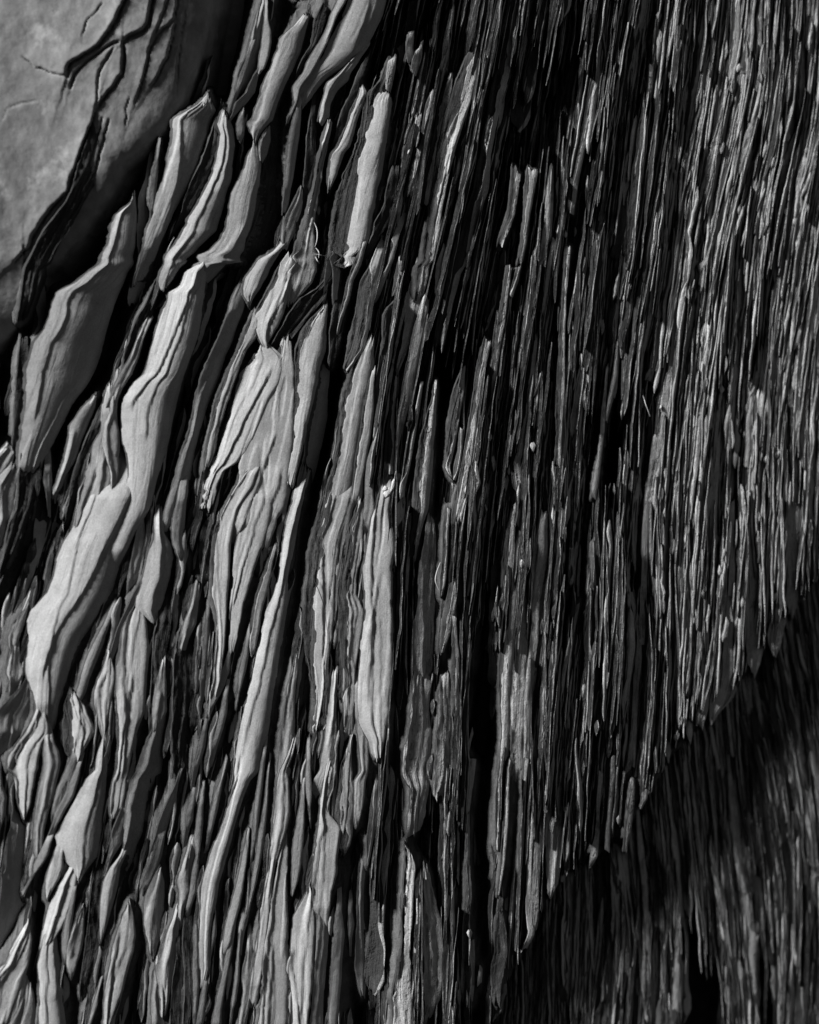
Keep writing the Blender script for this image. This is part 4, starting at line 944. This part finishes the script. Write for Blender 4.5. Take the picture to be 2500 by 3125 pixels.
bins = {}       # thing -> list of (visible area, mesh data)
def scatter(count, fam, xr_, yr_, k, tag, zr, tone_add=0.0, mode='relief', wander=0.02):
    for _ in range(count):
        x = random.uniform(*xr_); y = random.uniform(*yr_)
        if k == 'main' and y > edge_y(x) - 20: continue
        if k == 'W' and y < edge_y(x) - 60: continue
        if k == 'main' and x < 640 - 0.35 * max(0, y - 200) and y < 1000: continue
        if in_void(x, y, VOIDS if k == 'main' else WVOIDS, 4): continue
        cov = covered(x, y) if k == 'main' else False
        if cov and mode != 'deep': continue
        if mode == 'relief':
            T = relief(x, y)
            tone = random.gauss(0.33 + 0.42 * T + tone_add, 0.09)
            h = hollow(x, y)
            z = random.uniform(*zr) + (T - 0.30) * 110.0 + np.interp(T, [0.3, 0.42], [34.0, 13.0]) * bundle(x, y) - 150.0 * h - (random.random() ** 2) * np.interp(T, [0.1, 0.4], [70.0, 15.0])
            dark = random.random() < np.interp(T, [0.1, 0.25, 0.36, 0.45], [0.95, 0.88, 0.42, 0.12])
        elif mode == 'bed':
            b = float(bed_at(np.array([x]), np.array([y]))[0])
            if b < -120 and random.random() < 0.7: continue
            tone = random.gauss(0.42 + tone_add, 0.09); z = b + random.uniform(*zr); dark = True
        elif mode == 'deep':
            tone = random.gauss(0.25, 0.08); z = random.uniform(*zr); dark = random.random() < 0.5
        else:
            tone = random.gauss(0.2 + tone_add, 0.08); z = random.uniform(*zr) + 45.0 * float(fbm(np.array([(x - 0.12 * (y - 2500) * (x - 1700) / 800.0) / 48.0]), np.array([y / 900.0 + 7]), 3, 0.6)[0]); dark = random.random() < 0.5
        nm = fam if fam in FAM else fam + ('_dark' if dark else '_pale')
        t = random.choice(FAM[nm]); L = t['L']
        y0 = y - 0.5 * L
        if k == 'main':
            lim = float(edge_y(x)) + 70.0 * float(fbm(np.array([x / 55.0]), np.array([4.4]), 3, 0.6)[0]) - 20 + random.uniform(-60, 20)
            y0 = min(y0, lim - L)
        else:
            y0 = max(y0, float(edge_y(x)) - 170)
        ny = 7; yy = np.linspace(y0 - 30, y0 + L + 30, ny); c = np.empty(ny); c[3] = x
        for i in (4, 5, 6): c[i] = c[i - 1] + grain(k, c[i - 1], yy[i - 1]) * (yy[i] - yy[i - 1])
        for i in (2, 1, 0): c[i] = c[i + 1] + grain(k, c[i + 1], yy[i + 1]) * (yy[i] - yy[i + 1])
        co = t['co']; yv = y0 + co[:, 1]
        xv = np.interp(yv, yy, c) + co[:, 0] + random.gauss(0, wander) * (co[:, 1] - 0.5 * L)
        zv = z + co[:, 2] + co[:, 0] * math.tan(math.radians(tone_slope(float(np.clip(tone, 0.08, 0.6)))))
        area = t['w'] * L * (1.6 if z > -30 else 0.6)
        if not (0 < y < 3125 and 0 < x < 2500): area *= 0.05
        bins.setdefault(tag, []).append((area, to_world(xv, yv, zv, RECESS if tag == 'W' else 0.0), t['f'], t['m'], t['uv'] + [random.random() * 9, random.random() * 9]))

# deeper layers in the gaps of the thick beds, splinters on the rock between them
scatter(150, 'wide', (-120, 1200), (500, 3250), 'main', 'M', (-120, -80), mode='deep')
scatter(110, 'splinter', (-120, 1180), (-120, 1300), 'main', 'M', (4, 12), mode='bed')
scatter(1000, 'splinter', (-120, 1180), (1300, 3250), 'main', 'M', (5, 16), mode='bed')
# the thin-bedded face
scatter(650, 'wide', (1150, 2640), (-150, 3200), 'main', 'C', (-62, -34))
scatter(3000, 'mid', (1150, 2640), (-150, 3200), 'main', 'C', (-36, 0))
scatter(6500, 'fine', (1150, 2640), (-150, 3200), 'main', 'C', (-24, 10), wander=0.035)
scatter(2600, 'chip', (1150, 2640), (-150, 3200), 'main', 'C', (-16, 10), wander=0.06)
# the set-back wall
scatter(420, 'wide', (1400, 2700), (1650, 3300), 'W', 'W', (-40, -8), mode='wall')
scatter(900, 'mid', (1400, 2700), (1650, 3300), 'W', 'W', (-30, 10), mode='wall')
scatter(2000, 'fine', (1400, 2700), (1650, 3300), 'W', 'W', (-10, 10), mode='wall', wander=0.035)

n_traced = {t: len(THING[t].children) for t in THING}
FILLNAME = {'M': 'slate_flake', 'C': 'slate_lamina', 'W': 'rock_lamina'}
for tag, lst in bins.items():
    lst.sort(key=lambda q: -q[0])
    for a, wco, f, m, uv in lst[:290]:
        add_obj(FILLNAME[tag], make_mesh(FILLNAME[tag], wco, f, m, uv, MATS[tag]), THING[tag])
    rest = lst[290:]
    if rest:
        nco = np.cumsum([0] + [len(q[1]) for q in rest])
        co = np.concatenate([q[1] for q in rest]); f = np.concatenate([q[2] + nco[i] for i, q in enumerate(rest)])
        m = np.concatenate([q[3] for q in rest]); uv = np.concatenate([q[4] for q in rest])
        o = add_obj({'M': 'small_flakes', 'C': 'fine_laminae', 'W': 'fine_rock_streaks'}[tag], make_mesh("thin_layers", co, f, m, uv, MATS[tag]), THING[tag])
        o["kind"] = "stuff"
    print("FILL", tag, len(lst))
print("TRACED", n_traced, "tris", 2 * sum(len(o.data.polygons) for o in scene.objects if o.type == 'MESH'))

# ------------------------------------------------------------------ added rock wall, unseen at the right: keeps sky light off the face
ys_, zs_ = np.meshgrid(np.linspace(0.9, -7.0, 90), np.linspace(-1.2, 6.5, 90))
xs_ = 1.75 + 0.10 * (0.9 - ys_) + 0.25 * fbm(ys_ * 1.3 + 5, zs_ * 0.5 + 3, 5, 0.6) + 0.05 * zs_
idx = np.arange(90 * 90).reshape(90, 90)
fw = np.stack([idx[:-1, :-1], idx[1:, :-1], idx[1:, 1:], idx[:-1, 1:]], -1).reshape(-1, 4)
shade_wall = add_obj("added_shade_wall", make_mesh("added_shade_wall", np.stack([xs_, ys_, zs_], -1).reshape(-1, 3), fw, np.zeros(len(fw), int), np.stack([ys_, zs_], -1).reshape(-1, 2), [MAT_BROKEN]))
shade_wall["kind"] = "structure"; shade_wall["label"] = "rough dark rock wall added unseen at the right to shade the slate"

# ------------------------------------------------------------------ quartz, pebbles, straw
def lump(name, px, py, rx, ry, rz, z, mat, parent=None, seed=0, lean=0.0, sub=2):
    import bmesh
    bm = bmesh.new(); bmesh.ops.create_icosphere(bm, subdivisions=sub, radius=1.0)
    P = np.array([v.co[:] for v in bm.verts])
    nn = 1 + 0.75 * fbm(P[:, 0] * 1.9 + seed * 5.1 + 40, P[:, 1] * 1.7 + P[:, 2] * 1.3 + 40, 3, 0.6)
    P = P * nn[:, None]
    x = px + P[:, 0] * rx - P[:, 2] * ry * lean; y = py - P[:, 2] * ry; zz = z - P[:, 1] * rz
    w = to_world(x, y, zz)
    for v, c in zip(bm.verts, w): v.co = c
    me = bpy.data.meshes.new(name); bm.to_mesh(me); bm.free()
    me.materials.append(mat); me.uv_layers.new(name="grain")
    for p_ in me.polygons: p_.use_smooth = True
    if parent is None:
        c = Vector([float(q) for q in w.mean(0)])
        me.transform(__import__("mathutils").Matrix.Translation(-c))
        o = bpy.data.objects.new(name, me); COL.objects.link(o); o.location = c
        return o
    return add_obj(name, me, parent)

def cr(c, x, y): return CR[c][0] + x * KS, CR[c][1] + y * KS
for i, (c, x, y, rx, ry, z) in enumerate([('E', 733, 1448, 12, 16, 6), ('E', 764, 1405, 6, 20, 8), ('E', 722, 1420, 8, 9, 8), ('B', 858, 888, 3, 7, 6), ('F', 800, 942, 2.5, 7, 4),
        ('F', 584, 300, 2.5, 11, 6), ('F', 1697, 1478, 4, 12, 6), ('I', 1470, 520, 6, 12, 4), ('I', 1515, 535, 4, 10, 4)]):
    px, py = cr(c, x, y)
    lump("quartz_chip", px, py, rx, ry, 5, z, MAT_QUARTZ, cliff if px > 1190 else outcrop, seed=i, lean=-0.25)
for i, (px, py, rx, ry, z, lab) in enumerate([(971, 643, 7, 14, -40, "small oval dark pebble lodged in a cleft above the dry grass"),
        (1203, 1514, 9, 7, -10, "small round pebble wedged just below the white quartz tip"),
        (1452, 1752, 8, 5, -30, "little dark pebble sitting in the deep cleft right of centre")]):
    o = lump("pebble", px, py, rx, ry, 7, z, MAT_BOULDER, None, seed=30 + i)
    o["label"] = lab; o["category"] = "pebble"; o["group"] = "pebbles lodged in the slate"

def strand(name, pts, rad, z, mat, parent=None):
    p = np.array(pts, float); n = 24
    t = np.linspace(0, len(p) - 1, n); xs = np.interp(t, range(len(p)), p[:, 0]); ys = np.interp(t, range(len(p)), p[:, 1])
    xs = smooth1(xs, 5); ys = smooth1(ys, 5)
    zs = z + 6 * np.sin(np.linspace(0, 3, n))
    V = []; F = []
    for i in range(n):
        r = rad * (1.0 - 0.7 * abs(2 * i / (n - 1) - 0.8) / 1.2)
        for a in range(6):
            V.append((xs[i] + r * math.cos(a * math.pi / 3), ys[i], zs[i] + r * math.sin(a * math.pi / 3)))
    for i in range(n - 1):
        for a in range(6): F.append((i * 6 + a, i * 6 + (a + 1) % 6, (i + 1) * 6 + (a + 1) % 6, (i + 1) * 6 + a))
    V = np.array(V); w = to_world(V[:, 0], V[:, 1], V[:, 2])
    F = np.array(F)
    if parent is None:
        c = w.mean(0); me = make_mesh(name, w - c, F, np.zeros(len(F), int), V[:, :2] * PXM, [mat])
        o = bpy.data.objects.new(name, me); COL.objects.link(o); o.location = [float(q) for q in c]
        return o
    return add_obj(name, make_mesh(name, w, F, np.zeros(len(F), int), V[:, :2] * PXM, [mat]), parent)

g = to_world(np.array([970.0]), np.array([790.0]), np.array([0.0]))[0]
grass = empty("dry_grass", [float(q) for q in g], "few curled pale dry grass blades sprouting from a cleft in the slate", "grass")
def zs(l): return [(850 + x / 6.9, 600 + y / 6.9) for x, y in l]
strand("grass_blade", zs([(742, 530), (790, 620), (820, 720), (820, 850), (805, 960), (770, 1040), (780, 1075)]), 1.7, 10, MAT_STRAW, grass)
strand("grass_blade", zs([(780, 1075), (840, 1140), (858, 1200), (845, 1300)]), 1.8, 8, MAT_STRAW, grass)
strand("grass_blade", zs([(775, 1260), (820, 1350), (870, 1410)]), 1.8, 4, MAT_STRAW, grass)
strand("grass_blade", zs([(735, 1205), (830, 1215), (930, 1235), (1000, 1245)]), 4.0, 0, MAT_STRAW, grass)
for nm, pts, z, lab in (("bent_straw", [cr('H', *q) for q in ((1046, 312), (1022, 370), (1011, 425), (1026, 465), (1046, 498))], 4, "thin bent straw hooked beside a dark slab below the centre"),
                        ("thin_twig", [cr('H', *q) for q in ((298, 405), (330, 480), (360, 560), (372, 640), (384, 745))], 14, "thin dark twig lying along a pale slab left of centre"),
                        ("slanting_straw", [cr('F', *q) for q in ((694, 870), (712, 930), (738, 1002))], 18, "short pale straw slanting across fine layers, right of centre")):
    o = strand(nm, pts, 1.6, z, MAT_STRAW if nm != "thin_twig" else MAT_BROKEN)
    o["label"] = lab; o["category"] = "twig" if nm == "thin_twig" else "straw"
